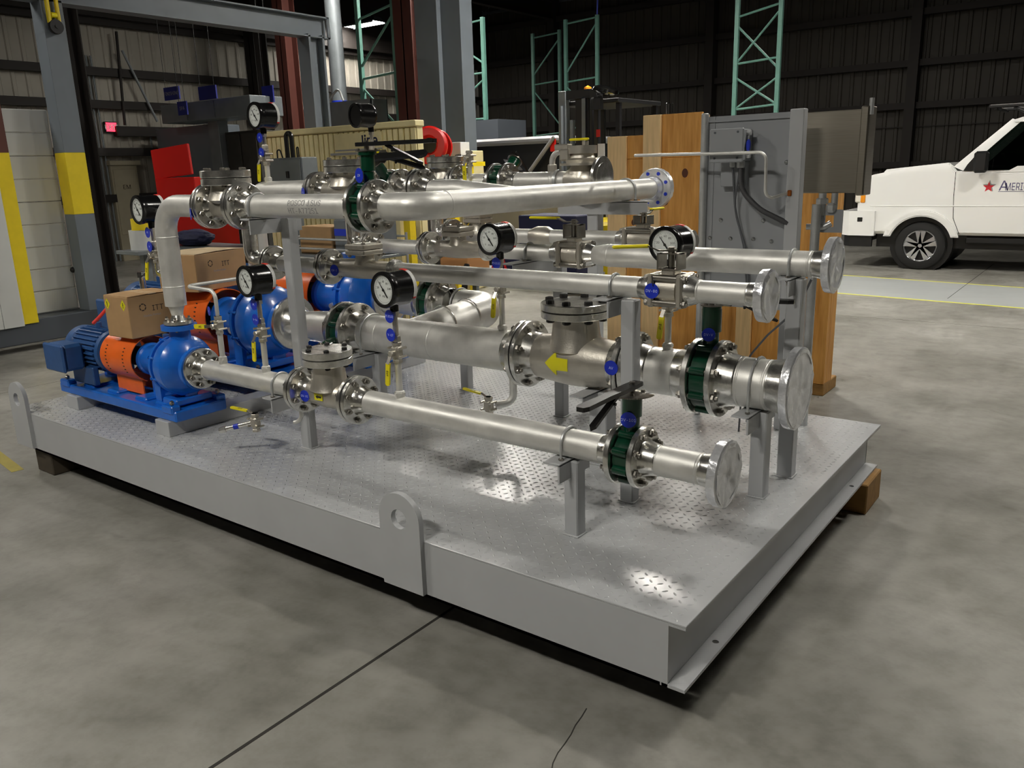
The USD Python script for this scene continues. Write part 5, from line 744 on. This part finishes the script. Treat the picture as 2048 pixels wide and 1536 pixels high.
for yy in (YT+.04, YT+TW-.04-.0):
    s_ = 1 if yy < YT+1 else -1
    for x in (WX, RX):
        w = t.part('tyre', rev((x, yy, WZ), Y*s_, [(0, .27), (.0, .33), (.02, .385), (.05, WR), (.2, WR), (.235, .385), (.25, .33), (.25, .27), (.12, .255), (0, .27)], 44), 'tyre')
        t.part('rim', rev((x, yy+.03*s_, WZ), Y*s_, [(0, .245), (-.012, .262), (0, .27), (.16, .26), (.16, 0), (.13, 0), (.13, .24), (0, .245)], 40), 'alloy', w)
        sp = []
        for k in range(5):
            a = 2*math.pi*k/5+.35
            for d_ in (-.15, .15): sp.append(ext(Polygon([(.03, -.03), (.24, -.042+d_*.28), (.25, .042+d_*.28), (.03, .03)]), .035, A(x, yy+.05*s_, WZ), A(math.cos(a), 0, math.sin(a))*1, A(-math.sin(a), 0, math.cos(a))*1))
        t.part('spokes', cat(sp, cyl((x, yy+.02*s_, WZ), (x, yy+.07*s_, WZ), .07, 20)), 'alloy', w)
bf = [(-3.15, YT+.12), (-3.02, YT+.0), (-2.62, YT-.005), (-2.62, YT+.1), (-2.9, YT+.2), (-2.9, YT+TW-.2), (-2.62, YT+TW-.1), (-2.62, YT+TW), (-3.02, YT+TW), (-3.15, YT+TW-.12)]
bmp = t.part('front_bumper', ext(Polygon(bf).buffer(.02), .42, (0, 0, .14), X, Y), 'truck'); t.part('valance', ext(Polygon(bf).buffer(-.02), .2, (0, 0, -.05), X, Y), 'trim', bmp); t.part('fog_lamp', box(-2.9, -2.8, YT-.03, YT+.03, .37, .46, .015), 'trim', bmp)
hl = t.part('headlamp', box(-2.96, -2.8, YT-.008, YT+.5, .7, 1.0, .02), 'lampclear'); t.part('indicator', box(-2.87, -2.79, YT-.014, YT+.03, .7, .95, .01), 'lampor', hl); t.part('grille', box(-2.97, -2.92, YT+.45, YT+TW-.45, .62, 1.05, .015), 'chrome')
# cab above the belt: glass, pillars and roof
yi = YT+.05; yr = YT+.2
def quad(p, th, nrm): p = [A(*q) for q in p]; n = A(*nrm)*th; return trimesh.convex.convex_hull(np.array(p+[q+n for q in p]))
t.part('roof', trimesh.convex.convex_hull(np.array([(x, y, z) for x, z, yy in ((-.72, 1.96, .17), (-.55, 2.015, .22), (0.2, 2.05, .26), (1.05, 2.0, .22), (1.15, 1.94, .17), (-.7, 1.925, .14), (1.15, 1.9, .14)) for y in (YT+yy, YT+TW-yy)])), 'truck')
for s_ in (0, 1):
    F = lambda y: YT+y if not s_ else YT+TW-y
    t.part('windscreen_pillar', cat(quad([(-1.48, F(.07), 1.27), (-1.33, F(.05), 1.2), (-.62, F(.16), 1.93), (-.74, F(.19), 1.98)], .06, (0, 1 if not s_ else -1, 0))), 'truck')
    t.part('rear_pillar', quad([(.95, F(.05), 1.2), (1.2, F(.05), 1.2), (1.15, F(.18), 1.95), (.98, F(.17), 1.93)], .06, (0, 1 if not s_ else -1, 0)), 'truck'); t.part('door_pillar', quad([(.28, F(.045), 1.2), (.4, F(.045), 1.2), (.4, F(.165), 1.93), (.3, F(.165), 1.93)], .04, (0, 1 if not s_ else -1, 0)), 'trim')
    t.part('side_window', quad([(-1.34, F(.07), 1.2), (.95, F(.07), 1.2), (.98, F(.19), 1.93), (-.62, F(.19), 1.93)], .006, (0, 1 if not s_ else -1, 0)), 'glass', smooth=False)
t.part('windscreen', quad([(-1.44, YT+.14, 1.27), (-1.44, YT+TW-.14, 1.27), (-.72, YT+TW-.22, 1.97), (-.72, YT+.22, 1.97)], .006, (-.6, 0, .8)), 'glass', smooth=False); t.part('rear_window', quad([(1.18, YT+.12, 1.22), (1.18, YT+TW-.12, 1.22), (1.12, YT+TW-.22, 1.93), (1.12, YT+.22, 1.93)], .006, (1, 0, 0)), 'glass', smooth=False)
wl = Polygon([(-1.36, 1.165), (-.95, 1.165), (-.72, 1.18), (-.6, 1.25), (.3, 1.25), (.3, 1.19), (-1.36, 1.14)]); t.part('door_top', ext(Polygon([(-.85, 1.17), (-.7, 1.19), (-.58, 1.26), (.3, 1.26), (.3, 1.17)]), .05, (0, YT+.06, 0), X, Z), 'truck', body)
t.part('quarter_trim', ext(Polygon([(-1.33, 1.2), (-1.08, 1.2), (-1.08, 1.5), (-1.16, 1.46), (-1.28, 1.3)]), .02, (0, YT+.06, 0), X, Z), 'trim')
t.part('wing_mirror', cat(box(-1.16, -.96, YT-.26, YT-.08, 1.17, 1.5, .035), box(-1.1, -1.02, YT-.1, YT+.06, 1.22, 1.3, .015)), 'trim')
for x0, x1 in ((-1.43, -1.29),): t.part('door_gap', cat(tube([(x0, YT-.0005, 1.19), (-1.425, YT-.0015, .8), (-1.4, YT-.0015, .45), (-1.29, YT-.0005, .2)], .004, 6)), 'trim', body)
t.part('door_gap', tube([(.34, YT-.0005, 1.19), (.34, YT-.0005, .2)], .004, 6), 'trim', body); t.part('door_handle', box(.1, .28, YT-.03, YT+.01, .95, 1.0, .012), 'truck', body); t.part('beltline', box(-2.7, 3.0, YT-.006, YT+.01, .635, .66, .004), 'truck', body)
star = lambda R_, r_: Polygon([((R_ if k % 2 == 0 else r_)*math.sin(math.pi*k/5), (R_ if k % 2 == 0 else r_)*math.cos(math.pi*k/5)) for k in range(10)])
t.part('star_emblem', ext(star(.1, .042), .001, (-.93, YT-.0005, .955), X, Z), 'stargrey', body, label='grey star outline'); t.part('star_emblem', ext(affinity.translate(star(.085, .036), -.008, -.012), .001, (-.93, YT-.0016, .955), X, Z), 'star', body, label='red star')
lt = text('A', .15, (-.8, YT-.0005, .89), X, Z, .001, False, False); l2 = text('MERICAN', .115, (-.715, YT-.0005, .89), X, Z, .001, False, False); l2.apply_transform(np.array([[.62, 0, 0, -.715*.38], [0, 1, 0, 0], [0, 0, 1, 0], [0, 0, 0, 1.]])); l3 = text('D', .15, (-.36, YT-.0005, .89), X, Z, .001, False, False)
t.part('door_lettering', cat(lt, l2, l3, box(-.8, -.2, YT-.0015, YT-.0005, .868, .876)), 'letters', body, label='dark blue lettering reading AMERICAN D')
t.part('seat', cat(box(-.35, .15, YT+.3, YT+.85, .9, 1.15, .05), box(.0, .16, YT+.3, YT+.85, 1.1, 1.6, .06), box(-.02, .12, YT+.45, YT+.7, 1.6, 1.8, .05)), 'trim'); t.part('steering_wheel', rot(trimesh.creation.torus(.19, .018, 28, 10), .9, Y, (0, 0, 0)).apply_translation((-.75, YT+.55, 1.3)), 'trim'); t.part('dashboard', box(-1.35, -.9, YT+.15, YT+TW-.15, 1.0, 1.26, .05), 'trim')
t = T('roof_rack', 'dark ladder rack with bright edges above the pickup cab', 'roof rack', (-.3, YT+.9, 2.0))
for yy in (YT+.3, YT+TW-.3): t.part('rail', cat(box(-1.1, 3.0, yy-.03, yy+.03, 2.16, 2.21, .008)), 'trim'); t.part('strip', box(-1.08, 3.0, yy-.035, yy-.028, 2.195, 2.212), 'alloy')
for x in (-1.0, -.2, .8, 2.6): t.part('crossbar', box(x-.025, x+.025, YT+.3, YT+TW-.3, 2.13, 2.17, .008), 'trim')
for x in (-.5, .9): t.part('foot', cat([tube([(x, yy, 2.02), (x-.25, yy, 2.16)], .022, 8) for yy in (YT+.32, YT+TW-.32)]), 'trim')
